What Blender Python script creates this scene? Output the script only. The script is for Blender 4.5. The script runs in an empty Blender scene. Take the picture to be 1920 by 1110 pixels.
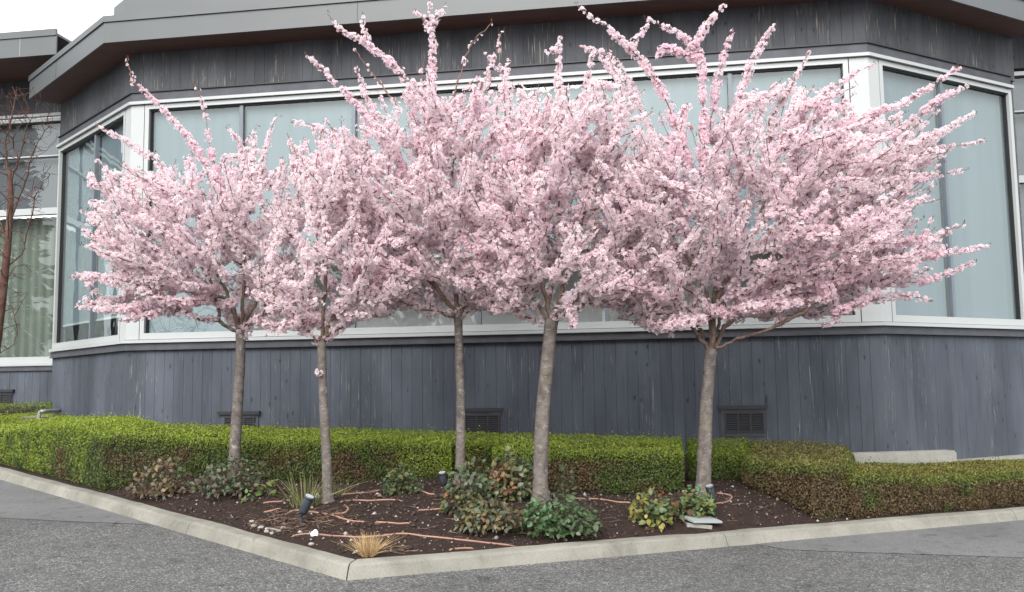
import bpy, bmesh, math, random
import numpy as np
from mathutils import Vector, Matrix

random.seed(7)
RNG = np.random.default_rng(11)
scene = bpy.context.scene
COL = scene.collection

# ------------------------------------------------------------------ camera
EYE = 1.4826
FPX, PITCH, ROLL = 1759.6, 0.0986, 0.0146          # focal length in pixels of a 1920 wide frame
_cp, _sp, _cr, _sr = math.cos(PITCH), math.sin(PITCH), math.cos(ROLL), math.sin(ROLL)
FW = np.array([0, _cp, _sp]); _up = np.array([0, -_sp, _cp]); _rt = np.array([1.0, 0, 0])
RT = _cr * _rt - _sr * _up
UP = _cr * _up + _sr * _rt
cam_data = bpy.data.cameras.new('camera')
cam_data.sensor_fit = 'HORIZONTAL'; cam_data.sensor_width = 36.0
cam_data.lens = FPX / 1920 * 36.0
cam_data.clip_start = 0.05; cam_data.clip_end = 2000
cam = bpy.data.objects.new('camera', cam_data); COL.objects.link(cam)
cam.matrix_world = Matrix(((RT[0], UP[0], -FW[0], 0), (RT[1], UP[1], -FW[1], 0), (RT[2], UP[2], -FW[2], EYE), (0, 0, 0, 1)))
scene.camera = cam

# ------------------------------------------------------------------ sky, sun, exposure
SUN_EL, SUN_AZ = math.radians(38), math.radians(196)   # azimuth: where the light comes from, clockwise from +Y
world = bpy.data.worlds.new('World'); scene.world = world; world.use_nodes = True
wn = world.node_tree; wn.nodes.clear()
sky = wn.nodes.new('ShaderNodeTexSky'); sky.sky_type = 'NISHITA'; sky.sun_disc = False
sky.sun_elevation = SUN_EL; sky.sun_rotation = SUN_AZ
sky.air_density = 1.0; sky.dust_density = 6.0; sky.ozone_density = 1.0; sky.altitude = 50
hs = wn.nodes.new('ShaderNodeHueSaturation'); hs.inputs['Saturation'].default_value = 0.12; hs.inputs['Value'].default_value = 1.0
deck = wn.nodes.new('ShaderNodeMix'); deck.data_type = 'RGBA'; deck.inputs[0].default_value = 0.78      # a closed, even cloud deck over the clear-sky model
deck.inputs[7].default_value = (4.75, 4.88, 4.97, 1)
bgn = wn.nodes.new('ShaderNodeBackground'); bgn.inputs['Strength'].default_value = 0.15
wo = wn.nodes.new('ShaderNodeOutputWorld')
wn.links.new(sky.outputs[0], hs.inputs['Color']); wn.links.new(hs.outputs[0], deck.inputs[6]); wn.links.new(deck.outputs[2], bgn.inputs['Color']); wn.links.new(bgn.outputs[0], wo.inputs[0])
sun_data = bpy.data.lights.new('sun', 'SUN'); sun_data.energy = 1.3; sun_data.angle = math.radians(40); sun_data.color = (1.0, 0.97, 0.93)
sun = bpy.data.objects.new('sun', sun_data); COL.objects.link(sun)
_d = Vector((math.sin(SUN_AZ) * math.cos(SUN_EL), math.cos(SUN_AZ) * math.cos(SUN_EL), math.sin(SUN_EL)))
sun.rotation_euler = (-_d).to_track_quat('-Z', 'Y').to_euler()
vs = scene.view_settings; vs.view_transform = 'Standard'; vs.look = 'None'; vs.gamma = 1.0; vs.exposure = 1.45
vs.use_curve_mapping = False
scene.cycles.use_denoising = True
scene.cycles.max_bounces = 16; scene.cycles.diffuse_bounces = 16; scene.cycles.glossy_bounces = 3; scene.cycles.transmission_bounces = 2; scene.cycles.transparent_max_bounces = 8
scene.cycles.caustics_reflective = False; scene.cycles.caustics_refractive = False

# ------------------------------------------------------------------ layout helpers
def ray(px, py): return FW + RT * ((px - 960) / FPX) + UP * ((555 - py) / FPX)
def W(px, py, Y):
    d = ray(px, py); p = d * (Y / d[1]); p[2] += EYE; return p
def Wz(px, py, z):
    d = ray(px, py); p = d * ((z - EYE) / d[2]); p[2] += EYE; return p
def plane_z(x, y): return -0.0353 * x + 0.0228 * y          # the parking lot slopes gently
def on_lot(px, py, lift=0.0):
    d = ray(px, py); t = (lift - EYE) / (d[2] + 0.0353 * d[0] - 0.0228 * d[1])
    p = d * t; p[2] += EYE; return p

def vnoise(P, scale, seed=0):
    """smooth value noise 0..1 at points P (n,3)"""
    Q = np.asarray(P, float) * scale + seed * 17.31
    I = np.floor(Q).astype(np.int64); F = Q - I; F = F * F * (3 - 2 * F)
    def h(a, b, c):
        n = (a * 374761393 + b * 668265263 + c * 2147483647 + seed * 974711) & 0xffffffff
        n = ((n ^ (n >> 13)) * 1274126177) & 0xffffffff
        return ((n ^ (n >> 16)) & 0xffff) / 65535.0
    out = 0
    for dx in (0, 1):
        for dy in (0, 1):
            for dz in (0, 1):
                w = (F[:, 0] if dx else 1 - F[:, 0]) * (F[:, 1] if dy else 1 - F[:, 1]) * (F[:, 2] if dz else 1 - F[:, 2])
                out = out + w * h(I[:, 0] + dx, I[:, 1] + dy, I[:, 2] + dz)
    return out
def fbm(P, scale, seed=0, o=3):
    s = 0; a = 1; t = 0
    for k in range(o): s = s + a * vnoise(P, scale * 2 ** k, seed + k); t += a; a *= 0.5
    return s / t

def mesh_obj(name, V, F, mat, parent=None, smooth=False):
    me = bpy.data.meshes.new(name); me.from_pydata([tuple(map(float, v)) for v in V], [], F); me.update()
    if mat: me.materials.append(mat)
    if smooth: me.polygons.foreach_set('use_smooth', [True] * len(me.polygons))
    o = bpy.data.objects.new(name, me); COL.objects.link(o)
    if parent is not None: o.parent = parent; o.matrix_parent_inverse = parent.matrix_world.inverted()
    return o
def np_mesh(name, V, corner, nper, mat, parent=None, color=None, smooth=False):
    """fast mesh: V (n,3), corner flat vertex index array, nper verts per face (int or array)"""
    me = bpy.data.meshes.new(name)
    V = np.ascontiguousarray(V, np.float32); corner = np.ascontiguousarray(corner, np.int32).ravel()
    if np.isscalar(nper): nper = np.full(len(corner) // nper, nper, np.int32)
    nper = np.asarray(nper, np.int32)
    me.vertices.add(len(V)); me.vertices.foreach_set('co', V.ravel())
    me.loops.add(len(corner)); me.loops.foreach_set('vertex_index', corner)
    me.polygons.add(len(nper)); st = np.zeros(len(nper), np.int32); st[1:] = np.cumsum(nper)[:-1]
    me.polygons.foreach_set('loop_start', st); me.polygons.foreach_set('loop_total', nper)
    if color is not None:
        at = me.color_attributes.new('Col', 'FLOAT_COLOR', 'POINT')
        c = np.ones((len(V), 4), np.float32); c[:, :3] = color; at.data.foreach_set('color', c.ravel())
    me.update(calc_edges=True)
    if smooth: me.polygons.foreach_set('use_smooth', np.ones(len(nper), bool))
    if mat: me.materials.append(mat)
    o = bpy.data.objects.new(name, me); COL.objects.link(o)
    if parent is not None: o.parent = parent; o.matrix_parent_inverse = parent.matrix_world.inverted()
    return o
def empty(name, loc):
    o = bpy.data.objects.new(name, None); COL.objects.link(o); o.location = [float(v) for v in loc]; o.empty_display_size = 0.1
    o.matrix_world = Matrix.Translation(Vector([float(v) for v in loc])); return o
def tag(o, label=None, cat=None, group=None, kind=None):
    if label: o['label'] = label
    if cat: o['category'] = cat
    if group: o['group'] = group
    if kind: o['kind'] = kind
    return o
def box_vf(c0, c1):
    x0, y0, z0 = c0; x1, y1, z1 = c1
    V = [(x0, y0, z0), (x1, y0, z0), (x1, y1, z0), (x0, y1, z0), (x0, y0, z1), (x1, y0, z1), (x1, y1, z1), (x0, y1, z1)]
    F = [(0, 3, 2, 1), (4, 5, 6, 7), (0, 1, 5, 4), (1, 2, 6, 5), (2, 3, 7, 6), (3, 0, 4, 7)]
    return V, F
def tube_vf(pts, rad, n=8, cap=True, sq=1.0):
    """tapered tube along a polyline"""
    pts = [np.asarray(p, float) for p in pts]; V = []; F = []
    ref = np.array([0.31, 0.17, 0.93])
    for i, p in enumerate(pts):
        t = pts[min(i + 1, len(pts) - 1)] - pts[max(i - 1, 0)]; t = t / (np.linalg.norm(t) + 1e-9)
        a = np.cross(t, ref if abs(t @ ref) < 0.97 else np.array([1.0, 0, 0])); a /= np.linalg.norm(a) + 1e-9; b = np.cross(t, a)
        r = rad[i] if hasattr(rad, '__len__') else rad
        for k in range(n):
            an = 2 * math.pi * k / n; V.append(p + (a * math.cos(an) + b * math.sin(an) * sq) * r)
    for i in range(len(pts) - 1):
        for k in range(n):
            k2 = (k + 1) % n; F.append((i * n + k, i * n + k2, (i + 1) * n + k2, (i + 1) * n + k))
    if cap:
        F.append(tuple(range(n))[::-1]); F.append(tuple((len(pts) - 1) * n + k for k in range(n)))
    return V, F
def smooth_path(pts, sub=6):
    """Catmull-Rom"""
    P = [np.asarray(p, float) for p in pts]; P = [2 * P[0] - P[1]] + P + [2 * P[-1] - P[-2]]; out = []
    for i in range(1, len(P) - 2):
        for k in range(sub):
            t = k / sub; p0, p1, p2, p3 = P[i - 1:i + 3]
            out.append(0.5 * (2 * p1 + (p2 - p0) * t + (2 * p0 - 5 * p1 + 4 * p2 - p3) * t * t + (3 * p1 - p0 - 3 * p2 + p3) * t ** 3))
    out.append(P[-2]); return out
def merge(parts):
    V = []; F = []
    for v, f in parts:
        o = len(V); V += list(v); F += [tuple(i + o for i in q) for q in f]
    return V, F

# ------------------------------------------------------------------ materials
def new_mat(name):
    m = bpy.data.materials.new(name); m.use_nodes = True; nt = m.node_tree
    return m, nt, nt.nodes['Principled BSDF'], nt.nodes['Material Output']
def N(nt, t, **kw):
    n = nt.nodes.new(t)
    for k, v in kw.items():
        if k in n.inputs: n.inputs[k].default_value = v
        else: setattr(n, k, v)
    return n
def coords(nt, scale=(1, 1, 1), kind='pos'):
    mp = N(nt, 'ShaderNodeMapping'); mp.inputs['Scale'].default_value = scale
    if kind == 'pos': nt.links.new(N(nt, 'ShaderNodeNewGeometry').outputs['Position'], mp.inputs['Vector'])
    else: nt.links.new(N(nt, 'ShaderNodeTexCoord').outputs['Object'], mp.inputs['Vector'])
    return mp.outputs[0]
def noise(nt, vec, scale, detail=4, rough=0.55, dist=0.0):
    n = N(nt, 'ShaderNodeTexNoise'); n.inputs['Scale'].default_value = scale; n.inputs['Detail'].default_value = detail
    n.inputs['Roughness'].default_value = rough; n.inputs['Distortion'].default_value = dist
    nt.links.new(vec, n.inputs['Vector']); return n.outputs['Fac']
def ramp(nt, fac, stops, interp='LINEAR'):
    r = N(nt, 'ShaderNodeValToRGB'); r.color_ramp.interpolation = interp
    el = r.color_ramp.elements
    while len(el) < len(stops): el.new(0.5)
    for e, (p, c) in zip(el, stops): e.position = p; e.color = (c, c, c, 1) if not hasattr(c, '__len__') else (*c, 1)
    nt.links.new(fac, r.inputs[0]); return r.outputs[0]
def mix(nt, fac, a, b, mode='MIX'):
    m = N(nt, 'ShaderNodeMix'); m.data_type = 'RGBA'; m.blend_type = mode
    for s, v in ((0, fac), (6, a), (7, b)):
        if hasattr(v, 'is_linked') or hasattr(v, 'links'): nt.links.new(v, m.inputs[s])
        elif s == 0: m.inputs[0].default_value = v
        else: m.inputs[s].default_value = (*v, 1) if hasattr(v, '__len__') else (v, v, v, 1)
    return m.outputs[2]
def bump(nt, bsdf, h, dist=0.01, strength=1.0):
    b = N(nt, 'ShaderNodeBump'); b.inputs['Distance'].default_value = dist; b.inputs['Strength'].default_value = strength
    nt.links.new(h, b.inputs['Height']); nt.links.new(b.outputs[0], bsdf.inputs['Normal'])
def simple_mat(name, col, rough=0.6, var=0.15, scale=6, metal=0.0, bumpd=0.0, spec=0.4):
    m, nt, b, o = new_mat(name); v = coords(nt)
    f = noise(nt, v, scale, 5)
    c0 = tuple(x * (1 - var) for x in col); c1 = tuple(min(1, x * (1 + var)) for x in col)
    nt.links.new(ramp(nt, f, [(0.3, c0), (0.7, c1)]), b.inputs['Base Color'])
    b.inputs['Roughness'].default_value = rough; b.inputs['Metallic'].default_value = metal; b.inputs['Specular IOR Level'].default_value = spec
    if bumpd: bump(nt, b, noise(nt, v, scale * 8, 4), bumpd)
    return m

def mat_asphalt(name, coarse=True):
    m, nt, b, o = new_mat(name); v = coords(nt)
    vo = N(nt, 'ShaderNodeTexVoronoi'); vo.inputs['Scale'].default_value = 84 if coarse else 120; nt.links.new(v, vo.inputs['Vector'])
    vd = N(nt, 'ShaderNodeTexVoronoi', feature='DISTANCE_TO_EDGE'); vd.inputs['Scale'].default_value = 84 if coarse else 120; nt.links.new(v, vd.inputs['Vector'])
    sep = N(nt, 'ShaderNodeSeparateColor'); nt.links.new(vo.outputs['Color'], sep.inputs[0])
    if coarse:
        stone = ramp(nt, sep.outputs[0], [(0.0, (0.085, 0.085, 0.087)), (0.35, (0.145, 0.144, 0.143)), (0.7, (0.215, 0.213, 0.208)), (0.93, (0.32, 0.316, 0.306)), (1.0, (0.50, 0.49, 0.475))])
        gap = ramp(nt, vd.outputs['Distance'], [(0.02, 0.0), (0.12, 1.0)])
        c = mix(nt, gap, (0.06, 0.06, 0.062), stone)
    else:
        stone = ramp(nt, sep.outputs[0], [(0.0, (0.145, 0.145, 0.148)), (0.6, (0.18, 0.18, 0.18)), (0.95, (0.22, 0.22, 0.22)), (1.0, (0.33, 0.33, 0.32))])
        gap = ramp(nt, vd.outputs['Distance'], [(0.0, 0.0), (0.1, 1.0)])
        c = mix(nt, gap, (0.13, 0.13, 0.134), stone)
    big = noise(nt, v, 0.9, 5, 0.6, 0.4)
    c = mix(nt, 1.0, c, ramp(nt, big, [(0.3, 0.66), (0.7, 0.92)]), 'MULTIPLY')
    oil = noise(nt, v, 2.6, 4, 0.6, 0.8)
    c = mix(nt, 1.0, c, ramp(nt, oil, [(0.30, 0.72), (0.40, 1.0)]), 'MULTIPLY')
    spots = noise(nt, v, 9, 3, 0.5)
    c = mix(nt, 1.0, c, ramp(nt, spots, [(0.28, 0.62), (0.42, 1.0)]), 'MULTIPLY')
    nt.links.new(c, b.inputs['Base Color']); b.inputs['Roughness'].default_value = 0.85; b.inputs['Specular IOR Level'].default_value = 0.3
    bump(nt, b, mix(nt, 0.5, gap, sep.outputs[0]), 0.006 if coarse else 0.002)
    return m
def mat_concrete(name, col=(0.40, 0.385, 0.345), dark=(0.20, 0.19, 0.165)):
    m, nt, b, o = new_mat(name); v = coords(nt)
    c = ramp(nt, noise(nt, v, 2.2, 6, 0.6, 0.3), [(0.30, tuple(0.35 * a + 0.65 * d for a, d in zip(col, dark))), (0.52, col), (0.72, tuple(x * 1.22 for x in col))])
    pit = noise(nt, v, 38, 3, 0.6)
    c = mix(nt, ramp(nt, pit, [(0.62, 0.0), (0.72, 0.6)]), c, dark)
    c = mix(nt, 1.0, c, ramp(nt, noise(nt, v, 120, 2), [(0.3, 0.85), (0.7, 1.1)]), 'MULTIPLY')
    st = noise(nt, coords(nt, (1, 1, 0.3)), 7, 5, 0.7, 1.0)
    c = mix(nt, ramp(nt, st, [(0.55, 0.0), (0.70, 0.65)]), c, dark)
    nt.links.new(c, b.inputs['Base Color']); b.inputs['Roughness'].default_value = 0.9; b.inputs['Specular IOR Level'].default_value = 0.2
    bump(nt, b, mix(nt, 0.5, pit, noise(nt, v, 90, 3)), 0.004)
    return m
def mat_board(name, base, lo, peel_col, peel_amt, tan=0.0):
    """stained vertical boards: per-board tone, grain, knots, flaked paint"""
    m, nt, b, o = new_mat(name)
    oi = N(nt, 'ShaderNodeObjectInfo')
    geo = N(nt, 'ShaderNodeNewGeometry')
    off = N(nt, 'ShaderNodeVectorMath', operation='SCALE'); off.inputs['Scale'].default_value = 7.0
    cmb = N(nt, 'ShaderNodeCombineXYZ')
    for k in range(3): nt.links.new(oi.outputs['Random'], cmb.inputs[k])
    nt.links.new(cmb.outputs[0], off.inputs[0])
    add = N(nt, 'ShaderNodeVectorMath', operation='ADD'); nt.links.new(geo.outputs['Position'], add.inputs[0]); nt.links.new(off.outputs[0], add.inputs[1])
    def vec(s, src=add.outputs[0]):
        mp = N(nt, 'ShaderNodeMapping'); mp.inputs['Scale'].default_value = s; nt.links.new(src, mp.inputs['Vector']); return mp.outputs[0]
    grain = noise(nt, vec((60, 60, 2.2)), 1.0, 5, 0.6, 0.6)
    c = ramp(nt, grain, [(0.25, lo), (0.7, base)])
    tone = ramp(nt, oi.outputs['Random'], [(0.0, (0.90, 0.90, 0.91)), (0.5, (1.0, 1.0, 1.0)), (1.0, (1.12, 1.11, 1.09))])
    c = mix(nt, 1.0, c, tone, 'MULTIPLY')
    fade = noise(nt, vec((1.5, 1.5, 0.5), geo.outputs['Position']), 1.0, 4, 0.6)
    c = mix(nt, ramp(nt, fade, [(0.42, 0.0), (0.68, 0.65)]), c, tuple(x * 1.5 + 0.008 for x in base))
    knots = N(nt, 'ShaderNodeTexVoronoi'); knots.inputs['Scale'].default_value = 1.0; nt.links.new(vec((7, 7, 3.2)), knots.inputs['Vector'])
    c = mix(nt, ramp(nt, knots.outputs['Distance'], [(0.06, 0.8), (0.13, 0.0)]), c, tuple(x * 0.35 for x in lo))
    pe = noise(nt, vec((58, 58, 2.6)), 1.0, 4, 0.65, 0.3)
    zone = noise(nt, vec((2.6, 2.6, 0.8), geo.outputs['Position']), 1.0, 3, 0.55)
    pz = mix(nt, 1.0, ramp(nt, pe, [(0.64 - peel_amt, 0.0), (0.70 - peel_amt, 1.0)]), ramp(nt, zone, [(0.47, 0.0), (0.60, 1.0)]), 'MULTIPLY')
    c = mix(nt, pz, c, peel_col)
    if tan:
        zt = noise(nt, vec((1.1, 1.1, 0.5), geo.outputs['Position']), 1.0, 2)
        pt = mix(nt, 1.0, ramp(nt, noise(nt, vec((45, 45, 1.2)), 1.0, 4, 0.7), [(0.40, 0.0), (0.62, 0.9)]), ramp(nt, zt, [(0.60, 0.0), (0.66, tan)]), 'MULTIPLY')
        c = mix(nt, pt, c, (0.25, 0.185, 0.105))
    nt.links.new(c, b.inputs['Base Color']); b.inputs['Roughness'].default_value = 0.75; b.inputs['Specular IOR Level'].default_value = 0.25
    bump(nt, b, mix(nt, 0.4, grain, pz), 0.004)
    return m
def mat_glass(name, tint=(0.94, 0.985, 0.985)):
    m, nt, b, o = new_mat(name); nt.nodes.remove(b)
    lw_ = N(nt, 'ShaderNodeLayerWeight'); lw_.inputs['Blend'].default_value = 0.5          # Schlick reflectance, the same from both sides of the pane
    p5 = N(nt, 'ShaderNodeMath', operation='POWER'); p5.inputs[1].default_value = 4.0; nt.links.new(lw_.outputs['Facing'], p5.inputs[0])
    fr = N(nt, 'ShaderNodeMath', operation='MULTIPLY_ADD'); fr.inputs[1].default_value = 0.88; fr.inputs[2].default_value = 0.085; nt.links.new(p5.outputs[0], fr.inputs[0])
    tr = N(nt, 'ShaderNodeBsdfTransparent'); tr.inputs[0].default_value = (*tint, 1)
    gl = N(nt, 'ShaderNodeBsdfGlossy'); gl.inputs['Roughness'].default_value = 0.0; gl.inputs[0].default_value = (0.95, 1.0, 0.99, 1)
    wv = noise(nt, coords(nt, (1.3, 1.3, 0.9)), 1.2, 2)
    bp = N(nt, 'ShaderNodeBump'); bp.inputs['Distance'].default_value = 0.004; nt.links.new(wv, bp.inputs['Height']); nt.links.new(bp.outputs[0], gl.inputs['Normal'])
    mx = N(nt, 'ShaderNodeMixShader'); nt.links.new(fr.outputs[0], mx.inputs[0]); nt.links.new(tr.outputs[0], mx.inputs[1]); nt.links.new(gl.outputs[0], mx.inputs[2])
    nt.links.new(mx.outputs[0], o.inputs[0]); return m
def mat_leafy(name, trans=0.35, rough=0.55, spec=0.3, src='Col'):
    """colour per leaf or petal from an attribute, or from the object's own colour"""
    m, nt, b, o = new_mat(name)
    if src == 'Col':
        a = N(nt, 'ShaderNodeAttribute'); a.attribute_name = 'Col'; c = a.outputs['Color']
    else:
        c = N(nt, 'ShaderNodeObjectInfo').outputs['Color']
        c = mix(nt, 1.0, c, ramp(nt, noise(nt, coords(nt, (1, 1, 1), 'obj'), 3.0, 3), [(0.3, 0.75), (0.7, 1.2)]), 'MULTIPLY')
    nt.links.new(c, b.inputs['Base Color']); b.inputs['Roughness'].default_value = rough; b.inputs['Specular IOR Level'].default_value = spec
    t = N(nt, 'ShaderNodeBsdfTranslucent'); nt.links.new(c, t.inputs[0])
    mx = N(nt, 'ShaderNodeMixShader'); mx.inputs[0].default_value = trans
    nt.links.new(b.outputs[0], mx.inputs[1]); nt.links.new(t.outputs[0], mx.inputs[2]); nt.links.new(mx.outputs[0], o.inputs[0]); return m
def mat_bark(name, c0, c1, lent=True):
    m, nt, b, o = new_mat(name); v = coords(nt)
    n1 = noise(nt, v, 14, 6, 0.65, 0.3)
    c = ramp(nt, n1, [(0.3, c0), (0.7, c1)])
    vl = coords(nt, (14, 14, 75))
    ln = noise(nt, vl, 1.0, 3, 0.6)
    if lent:
        c = mix(nt, ramp(nt, ln, [(0.60, 0.0), (0.70, 0.7)]), c, tuple(x * 1.7 for x in c1))
        c = mix(nt, ramp(nt, ln, [(0.26, 0.75), (0.36, 0.0)]), c, tuple(x * 0.35 for x in c0))
    c = mix(nt, ramp(nt, noise(nt, v, 4, 4), [(0.5, 0.0), (0.75, 0.35)]), c, (0.16, 0.15, 0.09))
    if lent: c = mix(nt, ramp(nt, noise(nt, v, 11, 5, 0.7, 0.5), [(0.58, 0.0), (0.66, 0.6)]), c, (0.34, 0.33, 0.29))
    nt.links.new(c, b.inputs['Base Color']); b.inputs['Roughness'].default_value = 0.85; b.inputs['Specular IOR Level'].default_value = 0.2
    bump(nt, b, mix(nt, 0.5, n1, ln), 0.012); return m

M = {}
M['asphalt'] = mat_asphalt('coarse asphalt'); M['patch'] = mat_asphalt('smooth asphalt', False)
M['concrete'] = mat_concrete('kerb concrete', (0.2156, 0.2086, 0.1804), (0.1188, 0.1118, 0.0950)); M['concrete2'] = mat_concrete('pale concrete', (0.27, 0.262, 0.235), (0.16, 0.152, 0.135))
M['board'] = mat_board('blue grey boards', (0.064, 0.0735, 0.091), (0.044, 0.051, 0.064), (0.21, 0.20, 0.19), 0.045)
M['board_up'] = mat_board('upper blue grey boards', (0.060, 0.063, 0.071), (0.044, 0.046, 0.052), (0.26, 0.235, 0.195), 0.06)
M['board_tan'] = mat_board('weathered upper boards', (0.060, 0.063, 0.071), (0.044, 0.046, 0.052), (0.26, 0.235, 0.195), 0.06, 1.0)
M['trim'] = simple_mat('dark blue grey trim', (0.0595, 0.0620, 0.0731), 0.6, 0.25, 5, bumpd=0.002)
M['backing'] = simple_mat('dark wall backing', (0.012, 0.012, 0.014), 0.9)
M['fascia'] = simple_mat('grey painted metal fascia', (0.0850, 0.0918, 0.0952), 0.45, 0.05, 1.3, spec=0.5)
M['soffit'] = None
M['white'] = simple_mat('white window frame', (0.3570, 0.3740, 0.3740), 0.35, 0.03, 2.0, spec=0.5)
M['mull'] = simple_mat('grey blue mullion', (0.13, 0.15, 0.175), 0.4, 0.08, 3)
M['blind'] = None
M['gap_line'] = simple_mat('black gasket', (0.015, 0.015, 0.016), 0.5)
M['room'] = simple_mat('grey room wall', (0.5, 0.5, 0.49), 0.9, 0.2, 1.0)
M['glass'] = mat_glass('window glass'); M['glass_dark'] = mat_glass('grey window glass', (0.72, 0.76, 0.78))
M['vent'] = simple_mat('black vent metal', (0.02, 0.021, 0.025), 0.5)
M['bark'] = mat_bark('cherry bark', (0.065, 0.054, 0.049), (0.175, 0.152, 0.14))
M['limb'] = mat_bark('cherry limb bark', (0.13, 0.072, 0.062), (0.26, 0.15, 0.13), False)
M['limb2'] = mat_bark('cherry scaffold bark', (0.085, 0.058, 0.048), (0.19, 0.135, 0.112), False)
M['redbark'] = mat_bark('red brown bark', (0.050, 0.026, 0.022), (0.12, 0.060, 0.048), False)
M['petal'] = mat_leafy('cherry petals', 0.62, 0.6, 0.1)
M['hedgeleaf'] = mat_leafy('hedge leaves', 0.25, 0.5, 0.3)
M['leaf'] = mat_leafy('shrub leaves', 0.22, 0.42, 0.4, 'obj')
M['blade'] = mat_leafy('grass blades', 0.25, 0.6, 0.2)
M['twig'] = simple_mat('dead twigs', (0.10, 0.072, 0.050), 0.9, 0.4, 9)
M['hose'] = simple_mat('copper coloured drip tube', (0.27, 0.145, 0.105), 0.55, 0.25, 9)
M['spot'] = simple_mat('dark grey lamp housing', (0.040, 0.046, 0.058), 0.5, 0.15, 12)
M['stone'] = simple_mat('pale stone', (0.26, 0.235, 0.21), 0.85, 0.25, 14, bumpd=0.002)
M['whitest'] = simple_mat('white stone', (0.60, 0.59, 0.57), 0.7, 0.08, 10)
M['plastic'] = simple_mat('pale grey box lid', (0.30, 0.325, 0.325), 0.5, 0.08, 6)
def _soffit():
    m, nt, b, o = new_mat('red brown timber soffit'); v = coords(nt, (1, 1, 1))
    n = noise(nt, coords(nt, (0.6, 6, 1)), 3, 5, 0.6)
    nt.links.new(ramp(nt, n, [(0.3, (0.10, 0.055, 0.047)), (0.7, (0.15, 0.083, 0.069))]), b.inputs['Base Color'])
    b.inputs['Roughness'].default_value = 0.7; return m
M['soffit'] = _soffit()
def _blind():
    m, nt, b, o = new_mat('pale roller blind'); v = coords(nt, (9, 9, 0.10))
    n = noise(nt, v, 1.2, 3)
    nt.links.new(ramp(nt, n, [(0.3, (0.126, 0.160, 0.176)), (0.7, (0.146, 0.182, 0.198))]), b.inputs['Base Color'])
    b.inputs['Roughness'].default_value = 0.9; return m
M['blind'] = _blind()
def _soil():
    m, nt, b, o = new_mat('dark garden soil'); v = coords(nt)
    n = noise(nt, v, 18, 6, 0.7, 0.2)
    c = ramp(nt, n, [(0.25, (0.016, 0.010, 0.009)), (0.6, (0.040, 0.026, 0.022)), (0.85, (0.085, 0.058, 0.048))])
    c = mix(nt, ramp(nt, noise(nt, v, 75, 3, 0.6), [(0.66, 0.0), (0.72, 0.8)]), c, (0.17, 0.135, 0.11))
    nt.links.new(c, b.inputs['Base Color']); b.inputs['Roughness'].default_value = 0.95; b.inputs['Specular IOR Level'].default_value = 0.15
    bump(nt, b, noise(nt, v, 60, 5, 0.7), 0.02); return m
M['soil'] = _soil()

# ================================================================== SETTING: parking lot, patches, kerb, bed
def sheet(name, pts, mat, lift):
    V = [(p[0], p[1], plane_z(p[0], p[1]) + lift) for p in pts]
    return mesh_obj(name, V, [tuple(range(len(V)))], mat)
tag(sheet('parking_lot', [(-90, -90), (90, -90), (90, 60), (-90, 60)], M['asphalt'], 0.0), kind='structure')

KL = np.array([-6.222, 11.5]); KA = np.array([-1.163, 6.6]); KR = np.array([5.317, 10.0])
_dl = (KA - KL) / np.linalg.norm(KA - KL); _dr = (KR - KA) / np.linalg.norm(KR - KA)
KPATH = [KL - _dl * 3.6, KA, KR + _dr * 4.5]
def nrm(d): return np.array([d[1], -d[0]])
def kerb_sd(x, y):
    """distance inside the kerb line (positive on the garden side)"""
    p = np.stack([np.asarray(x, float), np.asarray(y, float)], -1)
    a = -((p - KA) @ nrm(_dl)); b = -((p - KA) @ nrm(_dr))
    return np.minimum(a, b)
def wob(pts, amp, seed):
    out = []
    for i, p in enumerate(pts):
        q = np.array([p[0], p[1]]) + amp * (np.array([vnoise(np.array([[p[0], p[1], 0]]), 2.2, seed)[0], vnoise(np.array([[p[0], p[1], 5]]), 2.2, seed)[0]]) - 0.5)
        out.append(q)
    return out
# smooth asphalt patches beside the kerb
def patch(px_edge, a, b, name, label, seed):
    lot = [on_lot(*p)[:2] for p in px_edge]
    fine = []
    for i in range(len(lot) - 1):
        for k in range(10): fine.append(lot[i] * (1 - k / 10) + lot[i + 1] * k / 10)
    fine.append(lot[-1]); fine = wob(fine, 0.05, seed)
    o = sheet(name, list(fine) + [a, b], M['patch'], 0.004); tag(o, kind='structure'); return o
patch([(-150, 968), (0, 972), (157, 979), (275, 984)], KA - _dl * 3.55 - nrm(_dl) * 0.02, KL - _dl * 1.5 - nrm(_dl) * 0.02, 'road_patch', None, 3)
patch([(1420, 1021), (1479, 1031), (1631, 1037), (1920, 1046), (2080, 1052)], KR + _dr * 1.2 - nrm(_dr) * 0.02, KA + _dr * 3.95 - nrm(_dr) * 0.02, 'road_patch', None, 4)

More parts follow.
